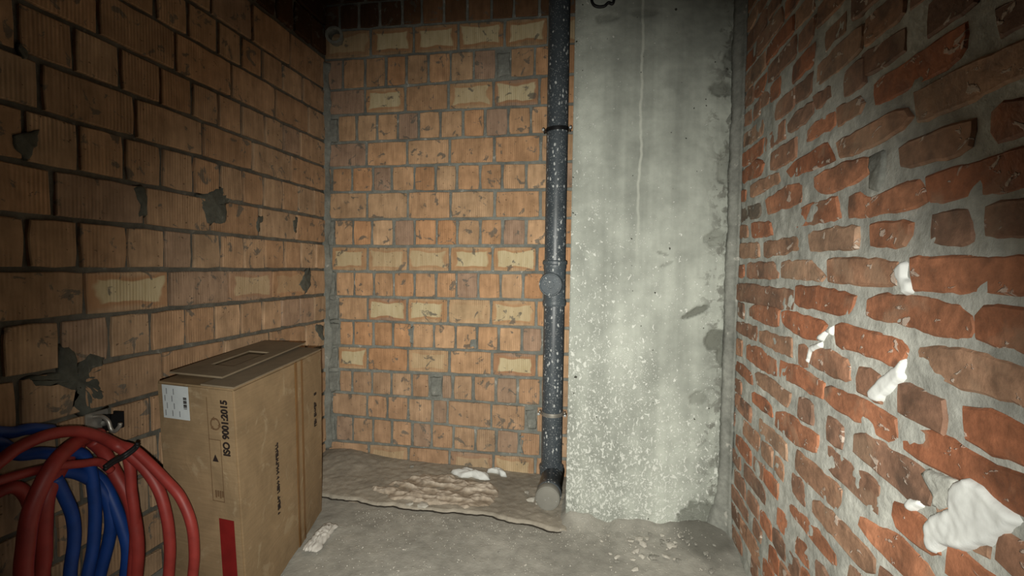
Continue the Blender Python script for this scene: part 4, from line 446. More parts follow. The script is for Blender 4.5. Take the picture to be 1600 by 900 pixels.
def blob(name, poly, T, mat, parent, height, rough, step=0.008, back=0.012, seed=0.0, ridge=0.0, rag=0.003):
    """a smeared lump (foam or mortar) with a domed, uneven face inside a traced outline"""
    p = densify([Vector(q) for q in poly], step * 1.6)
    if sarea(p) < 0: p.reverse()
    c = sum(p, Vector((0, 0))) / len(p)
    p = [q + Vector((fbm((q.x, q.y, seed), 22, 3), fbm((q.x, q.y, seed + 9), 22, 3))) * rag for q in p]
    bm = bmesh.new()
    n = len(p)
    rings = 7; R = []
    loc = T(c.x, c.y, 0)
    for k in range(rings):
        t = k / (rings - 1)                      # 0 outer .. 1 centre
        ring = []
        for s in p:
            q = s.lerp(c, t * 0.93)
            hgt = height * (1 - (1 - t) ** 3) if k else -back
            if k:
                hgt += rough * fbm((q.x + seed, q.y, seed), 28, 4) + ridge * math.sin(60 * (q.x + 0.7 * q.y) + 4 * fbm((q.x, q.y, seed + 3), 8, 2))
                hgt = max(hgt, 0.0012)
            ring.append(bm.verts.new(T(q.x, q.y, hgt) - loc))
        R.append(ring)
    for k in range(rings - 1):
        for i in range(n):
            bm.faces.new((R[k][i], R[k][(i + 1) % n], R[k + 1][(i + 1) % n], R[k + 1][i]))
    bm.faces.new(R[-1]); bm.faces.new(list(reversed(R[0])))
    return from_bm(name, bm, mat, parent, True, loc)

TB = lambda a, b, w: Vector((a, D - w, b))          # back wall plane
TL = lambda a, b, w: Vector((XL + w, a, b))         # left wall plane
TR = lambda a, b, w: Vector((XR - w, a, b))         # right wall plane
TCOL = lambda a, b, w: Vector((a, DC - w, b))

def foot(x, y):
    """dust and mortar heaped against the foot of the column"""
    h_ = 0.03 * math.exp(-((x - 0.50) / 0.16) ** 2 - ((y - 2.10) / 0.13) ** 2)
    if x > XC - 0.03: h_ += max(0.0, 0.034 + 0.045 * fbm((x, 0, 2), 6, 3)) * math.exp(-max(0.0, DC - y) / 0.06) * min(1.0, (x - XC + 0.03) / 0.05) + 0.004 * max(0.0, fbm((x, y, 7), 16, 3)) * math.exp(-((y - 2.02) / 0.14) ** 2)
    return h_
# ================================================================== THE SETTING
floor = slab('floor', (XL - 0.2, -1.2, 0), (1, 0, 0), (0, 1, 0), (0, 0, 1), XR - XL + 0.4, D + 1.5, 0.02, 0.12,
             lambda a, b, p: 0.006 * fbm(p, 2.5, 4) - 0.004 + 0.0022 * fbm(p, 22, 3) + foot(p.x, p.y), MT['floor'], None,
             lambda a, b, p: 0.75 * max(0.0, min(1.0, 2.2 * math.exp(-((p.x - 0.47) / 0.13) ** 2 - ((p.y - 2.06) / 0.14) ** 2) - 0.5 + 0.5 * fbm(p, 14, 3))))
tag(floor, 'dusty grey concrete floor with grit and scuffs', 'floor', kind='structure')
ceiling = slab('ceiling', (XL - 0.2, -1.2, TOP), (1, 0, 0), (0, 1, 0), (0, 0, -1), XR - XL + 0.4, D + 1.5, 0.2, 0.15, lambda a, b, p: 0.0, MT['ceil'])
tag(ceiling, 'bare grey concrete ceiling above the brick walls', 'ceiling', kind='structure')

wall_back = slab('wall_back', (XL - 0.1, D, -0.05), (1, 0, 0), (0, 0, 1), (0, -1, 0), XC - XL + 0.35, TOP + 0.05, 0.012, 0.2,
                 lambda a, b, p: -0.0075 + 0.0045 * fbm(p, 14, 4), MT['mortar'])
tag(wall_back, 'back wall of orange hollow bricks in grey mortar', 'wall', kind='structure')
wall_left = slab('wall_left', (XL, -1.2, -0.05), (0, 1, 0), (0, 0, 1), (1, 0, 0), D + 1.25, TOP + 0.05, 0.014, 0.2,
                 lambda a, b, p: -0.0120 + 0.0050 * fbm(p, 14, 4), MT['mortar_l'])
tag(wall_left, 'left wall of tan hollow bricks in grey mortar', 'wall', kind='structure')
wall_right = slab('wall_right', (XR, -1.2, -0.05), (0, 1, 0), (0, 0, 1), (-1, 0, 0), D + 1.4, TOP + 0.05, 0.012, 0.2,
                  lambda a, b, p: -0.0048 + 0.0048 * fbm(p, 15, 5), MT['mortar_r'])
tag(wall_right, 'right wall of old red bricks in thick pale mortar', 'wall', kind='structure')

GOUGES = [(0.425, 0.985, 0.065, 0.016, 0.5, 0.014, 0.9), (0.505, 0.865, 0.055, 0.035, 0.6, 0.016, 0.9), (0.54, 0.80, 0.03, 0.05, 0.0, 0.012, 0.8), (0.49, 1.30, 0.05, 0.035, 0.3, 0.008, 0.45),
          (0.50, 1.93, 0.05, 0.03, 0.0, 0.008, 0.6), (0.53, 2.05, 0.03, 0.05, 0.0, 0.01, 0.5), (0.52, 1.60, 0.03, 0.09, 0.0, 0.008, 0.4), (0.44, 0.60, 0.04, 0.03, 0.4, 0.008, 0.5),
          (0.01, 2.262, 0.05, 0.018, 0.0, 0.004, 0.35), (0.17, 2.27, 0.06, 0.02, 0.0, 0.003, 0.3), (0.47, 0.07, 0.10, 0.07, 0.1, 0.006, 0.75), (0.27, 1.235, 0.028, 0.006, -0.3, 0.004, 0.5), (0.29, 1.185, 0.03, 0.008, 0.4, 0.004, 0.4)]
def gouge(p):
    g = s = 0.0
    for (gx, gz, rx, rz, an, dp, dk) in GOUGES:
        dx, dz = p.x - gx, p.z - gz
        if abs(dx) > 0.2 or abs(dz) > 0.2: continue
        c_, s_ = math.cos(an), math.sin(an); a, b = (dx * c_ + dz * s_) / rx, (-dx * s_ + dz * c_) / rz
        d = a * a + b * b + 0.7 * fbm((p.x, p.z, gx * 9), 30, 3)
        k = max(0.0, min(1.0, (1.15 - d) / 0.35)); g = max(g, k * dp); s = max(s, k * dk)
    return g, s
def col_disp(a, b, p):
    e = max(0.0, (p.x - 0.50) / 0.05 + 0.5 * fbm((p.x, p.z, 5), 16, 3))
    return 0.0035 * fbm(p, 5, 4) + 0.0012 * fbm(p, 40, 2) - gouge(p)[0] - 0.010 * min(1.0, e)
column = slab('concrete_column', (XC, DC, -0.05), (1, 0, 0), (0, 0, 1), (0, -1, 0), XR - XC + 0.02, TOP + 0.05, 0.007, 0.40, col_disp, MT['column'], None, lambda a, b, p: gouge(p)[1])
tag(column, 'tall grey concrete column splashed with whitewash beside the pipe', 'column', kind='structure')
# slumped mortar closing the gap between the column and the old brick wall
vs_, fs = [], []
nz = 260; prof = 7
for j in range(nz):
    z = -0.02 + (TOP + 0.0) * j / (nz - 1)
    w = 0.040 + 0.011 * fbm((0, 0, z), 4, 3) + (0.05 * math.exp(-(z / 0.16) ** 2)); dd = 0.030 + 0.008 * fbm((3, 0, z), 5, 3) + 0.04 * math.exp(-(z / 0.14) ** 2)
    for i in range(prof):
        t = i / (prof - 1); sag = 0.30 * math.sin(math.pi * t)
        x = XR - w * (1 - t) ** 1.0 + (w * sag * 0.55); y = DC - dd * t + dd * sag * 0.55
        vs_.append((min(x, XR + 0.004) + 0.0015 * fbm((x, y, z * 3), 30, 2), y + 0.0025 * fbm((x * 2, y, z), 35, 3) + (0.012 if i == 0 else 0), z))
for j in range(nz - 1):
    for i in range(prof - 1):
        k = j * prof + i; fs.append((k, k + 1, k + prof + 1, k + prof))
mj = pydata('mortar_joint', vs_, fs, MT['mortar'], column, True)
sol = mj.modifiers.new('body', 'SOLIDIFY'); sol.thickness = 0.012; sol.offset = 0

# bricks of the back wall
for (row, x0, x1, za, zb, zc, zd, al) in BACK_BRICKS:
    g = random.uniform(0.0055, 0.0090)
    z_t, z_b = random.uniform(0.006, 0.0085), random.uniform(0.006, 0.0085)
    if min(zc, zd) < 0.03: z_b = 0.002
    poly = [(x0 + g, za - z_t), (x1 - g, zb - z_t), (x1 - g, zc + z_b), (x0 + g, zd + z_b)]
    t = random.random(); base = Vector((0.565, 0.375, 0.225)).lerp(Vector((0.55, 0.300, 0.155)), t) * random.uniform(0.82, 1.10)
    if al > 0: base = Vector((0.52, 0.36, 0.215)) * random.uniform(0.9, 1.08)
    if random.random() < 0.13: base = Vector((0.40, 0.27, 0.19))
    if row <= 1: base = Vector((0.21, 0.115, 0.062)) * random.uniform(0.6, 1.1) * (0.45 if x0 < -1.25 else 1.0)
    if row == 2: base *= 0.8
    if row >= 15: base = base.lerp(Vector((0.38, 0.27, 0.185)), 0.5)
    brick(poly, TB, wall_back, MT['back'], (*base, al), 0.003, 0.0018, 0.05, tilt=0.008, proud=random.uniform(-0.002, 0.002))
# bricks of the left wall
for (row, y0, y1, z0, z1, al) in LEFT_BRICKS:
    g = random.uniform(0.0045, 0.0080)
    poly = [(y0 + g, z0 - 0.0075), (y1 - g, z0 - 0.0075), (y1 - g, z1 + 0.0075), (y0 + g, z1 + 0.0075)]
    if min(z0, z1) < 0.0: poly = [(y0 + g, z0 - 0.009), (y1 - g, z0 - 0.009), (y1 - g, 0.004), (y0 + g, 0.004)]
    t = random.random(); base = Vector((0.47, 0.325, 0.205)).lerp(Vector((0.46, 0.285, 0.165)), t) * random.uniform(0.86, 1.10)
    if random.random() < 0.10: base = Vector((0.39, 0.27, 0.185))
    brick(poly, TL, wall_left, MT['left'], (*base, al), 0.003, 0.0022, 0.055, tilt=0.008, proud=random.uniform(-0.002, 0.002))
# corbelled courses heading the left wall, lack of light painted into the brick colour
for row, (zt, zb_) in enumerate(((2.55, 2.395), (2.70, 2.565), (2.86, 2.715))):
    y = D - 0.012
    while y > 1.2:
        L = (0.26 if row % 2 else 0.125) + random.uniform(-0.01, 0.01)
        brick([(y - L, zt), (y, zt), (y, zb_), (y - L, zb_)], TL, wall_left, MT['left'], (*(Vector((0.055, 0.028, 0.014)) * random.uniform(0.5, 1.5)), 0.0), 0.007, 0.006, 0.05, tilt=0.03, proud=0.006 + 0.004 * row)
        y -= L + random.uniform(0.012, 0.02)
# old bricks of the right wall
PAL = {'o': ((0.33, 0.125, 0.062), (0.36, 0.160, 0.088)), 'b': ((0.23, 0.135, 0.092), (0.29, 0.150, 0.092)), 't': ((0.33, 0.205, 0.135), (0.34, 0.180, 0.108)), 'd': ((0.19, 0.105, 0.070), (0.20, 0.11, 0.075)), 'g': ((0.13, 0.105, 0.080), (0.14, 0.11, 0.085))}
for (c, poly) in RIGHT_BRICKS:
    a, b = PAL[c]; base = Vector(a).lerp(Vector(b), random.random()) * random.uniform(0.85, 1.15)
    brick(poly, TR, wall_right, MT['old'], (*base, 0.0), 0.0045, 0.0028, 0.028, tilt=0.02, proud=random.uniform(-0.0025, 0.0012), rnd=0.006, grow=0.005)
# mortar squeezed over the joints
for i, p in enumerate(LEFT_MORTAR): blob('mortar_patch', p, TL, MT['mortar_d'], wall_left, 0.002, 0.0035, seed=i * 3.1, rag=0.014)
for i, p in enumerate(BACK_MORTAR): blob('mortar_patch', p, TB, MT['mortar'], wall_back, 0.001, 0.003, seed=20 + i * 3.1, rag=0.008)
for i, p in enumerate(RIGHT_MORTAR):
    if i != 1: blob('mortar_patch', p, TR, MT['mortar_r'] if i == 0 else MT['mortar'], wall_right, 0.002, 0.005, seed=50 + i * 3.1, rag=0.01)
# ragged strip of mortar up the back left corner
vs_, fs = [], []
for j in range(200):
    z = 0.05 + 2.3 * j / 199
    w = 0.018 + 0.020 * fbm((0, 7, z), 5, 3); w = max(0.004, w); d2 = max(0.004, 0.014 + 0.012 * fbm((4, 1, z), 5, 3))
    for i in range(5):
        t = i / 4; vs_.append((XL - 0.008 + w * t * 1.6 + 0.002 * fbm((t, 1, z), 30, 2), D - d2 * (1 - t) * 1.5 + 0.006 * t + 0.003 * fbm((t, 2, z), 30, 2) - 0.003, z))
for j in range(199):
    for i in range(4):
        k = j * 5 + i; fs.append((k, k + 1, k + 6, k + 5))
cj = pydata('corner_mortar', vs_, fs, MT['mortar'], wall_back, True)
sol = cj.modifiers.new('body', 'SOLIDIFY'); sol.thickness = 0.012; sol.offset = 0

# broken screed ledge along the foot of the back wall
EDGE = [(-1.70, 2.10), (-1.322, 2.098), (-0.998, 2.075), (-0.676, 2.077), (-0.492, 2.086), (-0.283, 2.05), (-0.131, 2.02), (-0.10, 2.02)]
def edge_y(x):
    for (a, ya), (b, yb) in zip(EDGE[:-1], EDGE[1:]):
        if a <= x <= b: return ya + (yb - ya) * (x - a) / (b - a) + 0.018 * fbm((x, 0, 3), 9, 4)
    return EDGE[-1][1]
vs_, fs = [], []
nx, ny = 190, 64
for j in range(ny):
    for i in range(nx):
        x = XL - 0.02 + (XC - XL + 0.03) * i / (nx - 1); ye = edge_y(x); t = j / (ny - 1)
        y = ye + (D + 0.02 - ye) * t
        z = 0.007 + t * (0.020 * min(1.0, max(0.0, (-x - 0.2) / 1.2)) - 0.003) + 0.004 * fbm((x, y, 0), 6, 4) + 0.0028 * fbm((x, y, 2), 30, 3)
        m = math.exp(-((x + 0.80) / 0.30) ** 4) * math.exp(-((y - 2.30) / 0.20) ** 4)      # trowelled, wrinkled stretch
        z += 0.3 * m * (0.012 * abs(math.sin(26 * (y + 0.45 * x) + 5 * fbm((x, y, 8), 4, 2))) + 0.008 * fbm((x * 1.0, y * 2.0, 6), 14, 3))
        z += 0.035 * math.exp(-((x + 1.45) / 0.16) ** 2 - ((y - 2.5) / 0.14) ** 2)
        if j == 0: z = -0.01; y -= 0.004
        vs_.append((x, y, max(z, 0.0045) if j else z))
for j in range(ny - 1):
    for i in range(nx - 1):
        k = j * nx + i; fs.append((k, k + 1, k + nx + 1, k + nx))
ledge = pydata('floor_ledge', vs_, fs, MT['ledge'], None, True)
sol = ledge.modifiers.new('body', 'SOLIDIFY'); sol.thickness = 0.03; sol.offset = -1
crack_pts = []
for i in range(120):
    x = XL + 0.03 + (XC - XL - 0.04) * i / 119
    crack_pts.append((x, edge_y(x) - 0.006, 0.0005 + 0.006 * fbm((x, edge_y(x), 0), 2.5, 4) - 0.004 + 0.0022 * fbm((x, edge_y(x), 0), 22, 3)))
tube('crack_shade_strip', crack_pts, 0.0042, MT['dirt_or_shade'], ledge, 6, 1)  # dark strip along the ledge edge, painting the shade inside the crack
tag(ledge, 'rough broken mortar ledge along the foot of the back brick wall', 'ledge', kind='structure')

# ================================================================== SOIL PIPE
PX, PY, PR = -0.2235, 2.44, 0.055
pipe = empty('soil_pipe', (PX, PY, 0.0)); tag(pipe, 'dark grey plastic soil pipe splashed with whitewash, left of the column', 'pipe')
lathe('upper_pipe', [(PR, 1.16), (PR, TOP)], MT['pvc'], pipe)
lathe('lower_pipe', [(PR * 0.99, 0.06), (PR * 0.99, 1.03)], MT['pvc'], pipe)
fit = lathe('access_fitting', [(PR + 0.004, 0.965), (PR + 0.0065, 0.972), (PR + 0.0065, 0.990), (PR + 0.002, 1.0), (PR + 0.002, 1.155), (PR + 0.0045, 1.16), (PR + 0.0045, 1.178), (PR + 0.009, 1.183), (PR + 0.009, 1.197), (PR + 0.003, 1.203)], MT['tee'], pipe)
# round access cover turned a little to the left of the camera
cov = empty('x', (0, 0, 0)); bpy.data.objects.remove(cov)
cv = lathe('access_cover', [(0.050, -0.05), (0.050, 0.060), (0.0600, 0.062), (0.0605, 0.078), (0.057, 0.083), (0.052, 0.083), (0.050, 0.079), (0.020, 0.079), (0.018, 0.082), (0.002, 0.082)], MT['tee'], pipe, 36, 'Y', (-0.004, 0, 1.078))
cv.rotation_euler = (0, 0, -0.12)
for a in range(6):
    an = a * math.pi / 3 + 0.3
    rb = box('rib', (-0.0025, -0.0815, 0.018), (0.0025, -0.077, 0.050), MT['tee'], cv); rb.rotation_euler = (0, an, 0)
lathe('socket', [(PR + 0.001, 0.065), (PR + 0.007, 0.07), (PR + 0.007, 0.095), (PR + 0.010, 0.098), (PR + 0.010, 0.112), (PR + 0.002, 0.118)], MT['pvc'], pipe)
lathe('bend', [(PR, -0.06), (PR + 0.003, -0.05), (PR + 0.003, 0.17), (PR + 0.006, 0.175), (PR + 0.006, 0.22)], MT['pvc'], pipe, 40, 'Y', (0.010, 0, 0.066))
lathe('end_cap', [(0.0585, 0.212), (0.0600, 0.216), (0.0600, 0.258), (0.0575, 0.263), (0.054, 0.2635), (0.052, 0.261), (0.001, 0.261)], MT['cap'], pipe, 44, 'Y', (0.008, 0, 0.063))
def clamp(z, mat, tiltx, boltmat, name):
    pr = [(PR + 0.0008, -0.010), (PR + 0.004, -0.0095), (PR + 0.0042, -0.003), (PR + 0.0022, -0.0015), (PR + 0.0022, 0.0015), (PR + 0.0042, 0.003), (PR + 0.004, 0.0095), (PR + 0.0008, 0.010)]
    cl = lathe(name, pr, mat, pipe, 40, 'Z', (0, 0, z)); cl.rotation_euler = (0.0, tiltx, 0)
    for s in (-1, 1):
        box('lug', (s * (PR + 0.001) - 0.004 + s * 0.010, -0.020, -0.010), (s * (PR + 0.001) + 0.004 + s * 0.010, 0.012, 0.010), mat, cl, 0.002)
        bt = lathe('bolt', [(0.0078, 0.0), (0.0078, 0.020), (0.0065, 0.024), (0.001, 0.0245)], boltmat, cl, 10, 'Y', (s * (PR + 0.014), -0.016, 0))
    tube('wall_rod', [(0, PR, 0), (0, 0.09, 0), (0, 0.125, 0)], 0.005, MT['zinc'], cl, 8, 2)
clamp(1.872, MT['black'], -0.05, MT['zinc'], 'pipe_clamp')
clamp(0.397, MT['steel'], 0.0, MT['zinc'], 'pipe_clamp')

# ================================================================== CARTON
BX = Vector((-1.115, 1.262, 0)); yawb = math.atan2(0.143, 0.701)
BW, BL, BH = 0.322, 0.714, 0.772
carton = empty('cardboard_box', BX, yawb); tag(carton, 'tall brown cardboard box standing by the left wall', 'box')
# local frame: x from -BW (wall side) to 0, y from 0 (camera end) to BL, z up
T_ = 0.005
body = box('body', (-BW, 0, 0.0), (0, BL, BH - 0.004), MT['card'], carton, 0.006)
bm = bmesh.new(); bm.from_mesh(body.data)
bmesh.ops.subdivide_edges(bm, edges=[e for e in bm.edges if e.calc_length() > 0.05], cuts=14, use_grid_fill=True)
for v in bm.verts:
    q = v.co; s = 0.0035 * fbm(q, 3.2, 3) + 0.0012 * fbm(q, 13, 2)
    if abs(q.x) < 0.001: q.x += s + 0.004 * math.sin(math.pi * q.z / BH) * math.sin(math.pi * q.y / BL)
    if abs(q.y) < 0.001: q.y += s * 0.8
bm.to_mesh(body.data); bm.free()
# overlapping top flaps: a wide one with a cut-out hand hole lies over a plain one
box('top_flap', (-0.135, 0.004, BH - 0.003), (0.0, BL - 0.004, BH + 0.002), MT['dustycard'], carton, 0.001)
bm = bmesh.new()
xa, xb, ya, yb, h0, h1 = -BW - 0.012, -0.100, 0.075, BL + 0.012, 0.0, 0.006
wx0, wx1, wy0, wy1 = -BW + 0.060, -0.155, 0.215, 0.48
for (a, b) in (((xa, ya), (wx0, yb)), ((wx1, ya), (xb, yb)), ((wx0, ya), (wx1, wy0)), ((wx0, wy1), (wx1, yb))):
    bm_box(bm, (a[0], a[1], h0), (b[0], b[1], h1))
bmesh.ops.remove_doubles(bm, verts=bm.verts, dist=0.0005)
fl = from_bm('raised_flap', bm, MT['dustycard'], carton, False, (0, 0, BH + 0.004)); fl.rotation_euler = (0.014, 0.0, 0)
box('flap_window', (wx0 + 0.004, wy0 + 0.006, BH + 0.002), (wx1 - 0.004, wy1 - 0.004, BH + 0.005), MT['dustycard'], carton, 0.0005)
# parcel tape down the broad side with a darker edge each way
box('tape', (0.0012, BL * 0.60, 0.004), (0.0062, BL * 0.60 + 0.055, BH - 0.006), MT['card'], carton, 0.001)
for yy in (BL * 0.60 - 0.008, BL * 0.60 + 0.045): box('tape_edge', (0.0035, yy, 0.004), (0.0068, yy + 0.020, BH - 0.006), MT['tape'], carton, 0.0008)
# printing, as thin ink
def text(body_, size, loc, rot, mat, parent, name='printed_text', sx=1.0):
    cu = bpy.data.curves.new(name, 'FONT'); cu.body = body_; cu.size = size; cu.extrude = 0.0004; cu.offset = 0.0022 * size / 0.05
    t = bpy.data.objects.new(name, cu); COL.objects.link(t)
    dg = bpy.context.evaluated_depsgraph_get(); me = bpy.data.meshes.new_from_object(t.evaluated_get(dg))
    bpy.data.objects.remove(t); o = link(name, me, mat, parent); o.location = loc; o.rotation_euler = rot; o.scale = (sx, 1, 1)
    return o
FRONT = (math.pi / 2, -math.pi / 2, 0)         # on the end facing the camera, reading upwards
RM = Matrix(((0, -1, 0), (0, 0, -1), (1, 0, 0)))
def on_front(o):
    o.rotation_euler = RM.to_euler(); return o
iso = on_front(text('ISO 9001:2015', 0.040, (-0.026, -0.0045, 0.553), (0, 0, 0), MT['ink'], carton))
iso.scale = (0.178 / iso.dimensions.x, 0.029 / iso.dimensions.y, 1)
lab = box('address_label', (-0.293, -0.0050, 0.652), (-0.182, -0.0030, 0.762), MT['paper'], carton)
for i in range(9):
    x = -0.284 + (0.008 if i % 2 else 0.0) + 0.030 * (i // 4); z0 = 0.660 + 0.024 * (i % 4)
    box('print_line', (x, -0.0056, z0), (x + 0.004, -0.0048, z0 + 0.019), MT['inkgrey'], lab)
for i in range(9):
    z0 = 0.688 + i * 0.0042
    box('barcode_bar', (-0.204, -0.0058, z0), (-0.190, -0.0048, z0 + 0.0016 + 0.0014 * (i % 3)), MT['ink'], lab)
# faded recycling mark in a printed panel, arrow and lines
def ring_mark():
    bm = bmesh.new()
    for a in range(3):
        a0 = a * 2 * math.pi / 3; n = 7
        pts = [(math.cos(a0 + t * 1.7 / n), math.sin(a0 + t * 1.7 / n)) for t in range(n + 1)]
        for (p, q) in zip(pts[:-1], pts[1:]):
            bm.faces.new([bm.verts.new(Vector((p[0] * k, 0, p[1] * k))) for k in (0.020, 0.015)] + [bm.verts.new(Vector((q[0] * k, 0, q[1] * k))) for k in (0.015, 0.020)])
        e = pts[-1]; tx, tz = -e[1], e[0]
        bm.faces.new([bm.verts.new(Vector((e[0] * 0.024, 0, e[1] * 0.024))), bm.verts.new(Vector((e[0] * 0.011, 0, e[1] * 0.011))), bm.verts.new(Vector((e[0] * 0.0175 + tx * 0.011, 0, e[1] * 0.0175 + tz * 0.011)))])
    g = bmesh.ops.extrude_face_region(bm, geom=list(bm.faces)); bmesh.ops.translate(bm, vec=(0, 0.0006, 0), verts=[v for v in g['geom'] if isinstance(v, bmesh.types.BMVert)])
    return from_bm('recycling_mark', bm, MT['inkbrown'], carton, False, (-0.078, -0.0048, 0.652))
ring_mark()
for (x0_, x1_, z0_, z1_) in ((-0.108, -0.1065, 0.40, 0.735), (-0.062, -0.0605, 0.40, 0.60), (-0.108, -0.0605, 0.40, 0.4015), (-0.108, -0.0605, 0.60, 0.6015)):
    box('printed_rule', (x0_, -0.0046, z0_), (x1_, -0.0036, z1_), MT['inkbrown'], carton)
ar = pydata('printed_arrow', [(-0.098, -0.0048, 0.530), (-0.074, -0.0048, 0.530), (-0.086, -0.0048, 0.553), (-0.098, -0.004, 0.530), (-0.074, -0.004, 0.530), (-0.086, -0.004, 0.553)], [(0, 1, 2), (5, 4, 3), (0, 3, 4, 1), (1, 4, 5, 2), (2, 5, 3, 0)], MT['ink'], carton)
for i in range(4): box('printed_glyph', (-0.096 + i * 0.009, -0.0046, 0.412 + 0.004 * (i % 2)), (-0.090 + i * 0.009, -0.0038, 0.436), MT['inkbrown'], carton)
box('red_panel', (-0.088, -0.0046, 0.02), (-0.028, -0.0036, 0.345), MT['redink'], carton)
# two worn lines of upright lettering on the broad side, too rubbed to read
def worn_line(y, z0, z1, w):
    z = z0; rn = random.Random(int(y * 1000))
    while z < z1:
        h = rn.uniform(0.005, 0.011)
        if rn.random() > 0.14:
            bm = bmesh.new(); bm_box(bm, (0.0040, y, z), (0.0062, y + w * rn.uniform(0.75, 1.0), z + h * 0.32))
            bm_box(bm, (0.0040, y + (0 if rn.random() < 0.5 else w * 0.6), z), (0.0062, y + (w * 0.35 if rn.random() < 0.5 else w * 0.9), z + h))
            from_bm('worn_letter', bm, MT['ink'], carton)
        z += h * 1.25
worn_line(BL * 0.335, 0.24, 0.50, 0.022); worn_line(BL * 0.855, 0.44, 0.59, 0.026)
# the carton is racked out of square and its foot has spread: bake that into every part
def rack(o):
    m = o.matrix_local if o.parent else o.matrix_basis
    for v in o.data.vertices:
        q = m @ v.co
        x_, y_ = q.x, q.y
        q.y = y_ - 0.297 * x_; q.x = 0.955 * x_ + 0.040 * max(0.0, 1 - q.z / BH) * max(0.0, 1 - y_ / BL)
        v.co = q
    o.matrix_basis = Matrix.Identity(4)
bpy.context.view_layer.update()
for ch in list(carton.children):
    for g_ in list(ch.children): rack(g_)
    rack(ch)

# ================================================================== HOSES ON THE LEFT WALL
def tail(pts):
    x, y, z = pts[-1]
    if z < 0.45:                                   # the bights hang on, out of the picture, and turn back near the floor
        k = 1 if y > 1.1 else -1
        return list(pts) + [(x + 0.01, y - 0.01 * k, max(0.10, z - 0.12)), (x + 0.02, y - 0.09 * k, max(0.06, z - 0.20))]
    return list(pts)
red = empty('red_hose_coil', (-1.49, 1.05, 0.03)); tag(red, 'coil of red hose with a black tie, hanging beside the cardboard box', 'hose')
blue = empty('blue_hose_coil', (-1.54, 1.05, 0.03)); tag(blue, 'coil of blue hose hanging behind the red hose', 'hose')
for root, mat, data in ((red, MT['red'], RED_HOSES), (blue, MT['blue'], BLUE_HOSES)):
    for (rad, pts) in data:
        o = tube('hose_loop', [Vector(p) - root.location for p in tail(pts)], rad, mat, root, 16, 8)
for dz in (0.0, 0.008): tube('cable_tie', [Vector(p) - red.location + Vector((0.012, -0.004, dz)) for p in TIE[1]], 0.0065, MT['black'], red, 8, 6)
# the bracket they hang from
br = empty('hose_bracket', (-1.60, 1.235, 0.63)); tag(br, 'small metal bracket on the left wall above the hoses', 'bracket')
box('wall_plate', (0.0, -0.040, -0.030), (0.008, 0.030, 0.045), MT['steel'], br, 0.002)
tube('hook', [(0.005, -0.015, 0.030), (0.035, -0.014, 0.034), (0.058, -0.012, 0.020), (0.066, -0.010, -0.006), (0.078, -0.008, -0.014), (0.094, -0.006, 0.002), (0.098, -0.006, 0.014)], 0.006, MT['steel'], br, 10, 6)
bm = bmesh.new(); bm_box(bm, (0.008, 0.008, -0.022), (0.045, 0.014, 0.032), 0.001); bm_box(bm, (0.008, 0.044, -0.022), (0.045, 0.050, 0.032), 0.001); bm_box(bm, (0.040, 0.008, -0.022), (0.046, 0.050, 0.032), 0.001)
from_bm('cleat', bm, MT['black'], br)
lathe('bolt_head', [(0.009, 0), (0.009, 0.008), (0.002, 0.0085)], MT['zinc'], br, 6, 'Y', (0.025, 0.006, 0.006))

# ================================================================== FOAM, RAG, RUBBLE AND SMALL THINGS
def inside(P_, x, y):
    c = False; n = len(P_)
    for i in range(n):
        (xa_, ya_), (xb_, yb_) = P_[i], P_[(i + 1) % n]
        if (ya_ > y) != (yb_ > y) and x < (xb_ - xa_) * (y - ya_) / (yb_ - ya_) + xa_: c = not c
    return c
def edged(P_, x, y):
    m = 9.0; n = len(P_)
    for i in range(n):
        a, b, p = Vector(P_[i]), Vector(P_[(i + 1) % n]), Vector((x, y)); t = max(0, min(1, (p - a).dot(b - a) / (b - a).length_squared)); m = min(m, (p - a - (b - a) * t).length)
    return m if inside(P_, x, y) else -m
def splat(name, poly, T, mat, height, rough, step, seed):
    """foam pressed on a wall: the rim dives into the brickwork, the face is lumpy"""
    a0, a1 = min(q[0] for q in poly) - 0.012, max(q[0] for q in poly) + 0.012; b0, b1 = min(q[1] for q in poly) - 0.012, max(q[1] for q in poly) + 0.012
    na, nb = int((a1 - a0) / step) + 2, int((b1 - b0) / step) + 2; vs_, fs = [], []
    loc = T((a0 + a1) / 2, (b0 + b1) / 2, 0)
    ed = []
    for j in range(nb):
        for i in range(na):
            a, b = a0 + (a1 - a0) * i / (na - 1), b0 + (b1 - b0) * j / (nb - 1)
            e = edged(poly, a, b) + 0.002 * fbm((a, b, seed), 40, 3); k = max(0.0, min(1.0, (e + 0.003) / 0.010)); k = k * k * (3 - 2 * k)
            ed.append(e)
            vs_.append(T(a, b, -0.016 + k * (0.016 + height + rough * (fbm((a, b, seed), 9, 3) + 0.35 * fbm((a, b, seed + 2), 34, 3)))) - loc)
    for j in range(nb - 1):
        for i in range(na - 1):
            q = j * na + i
            if max(ed[q], ed[q + 1], ed[q + na], ed[q + na + 1]) > -0.007: fs.append((q, q + 1, q + na + 1, q + na))
    used = sorted({i for f_ in fs for i in f_}); mp = {v: i for i, v in enumerate(used)}
    o = pydata(name, [vs_[i] for i in used], [tuple(mp[i] for i in f_) for f_ in fs], mat, None, True, loc)
    so = o.modifiers.new('body', 'SOLIDIFY'); so.thickness = 0.006; so.offset = 0
    return o
FL = ['large white splat of dried foam low on the red brick wall', 'white leaf-shaped smear of foam in the middle of the red brick wall', 'thin white drip of foam on the red brick wall nearer the column',
      'ragged pale foam strip above the thin drip on the red brick wall', 'small white foam lump in an upright joint of the red brick wall', 'small white foam dab left of the large splat']
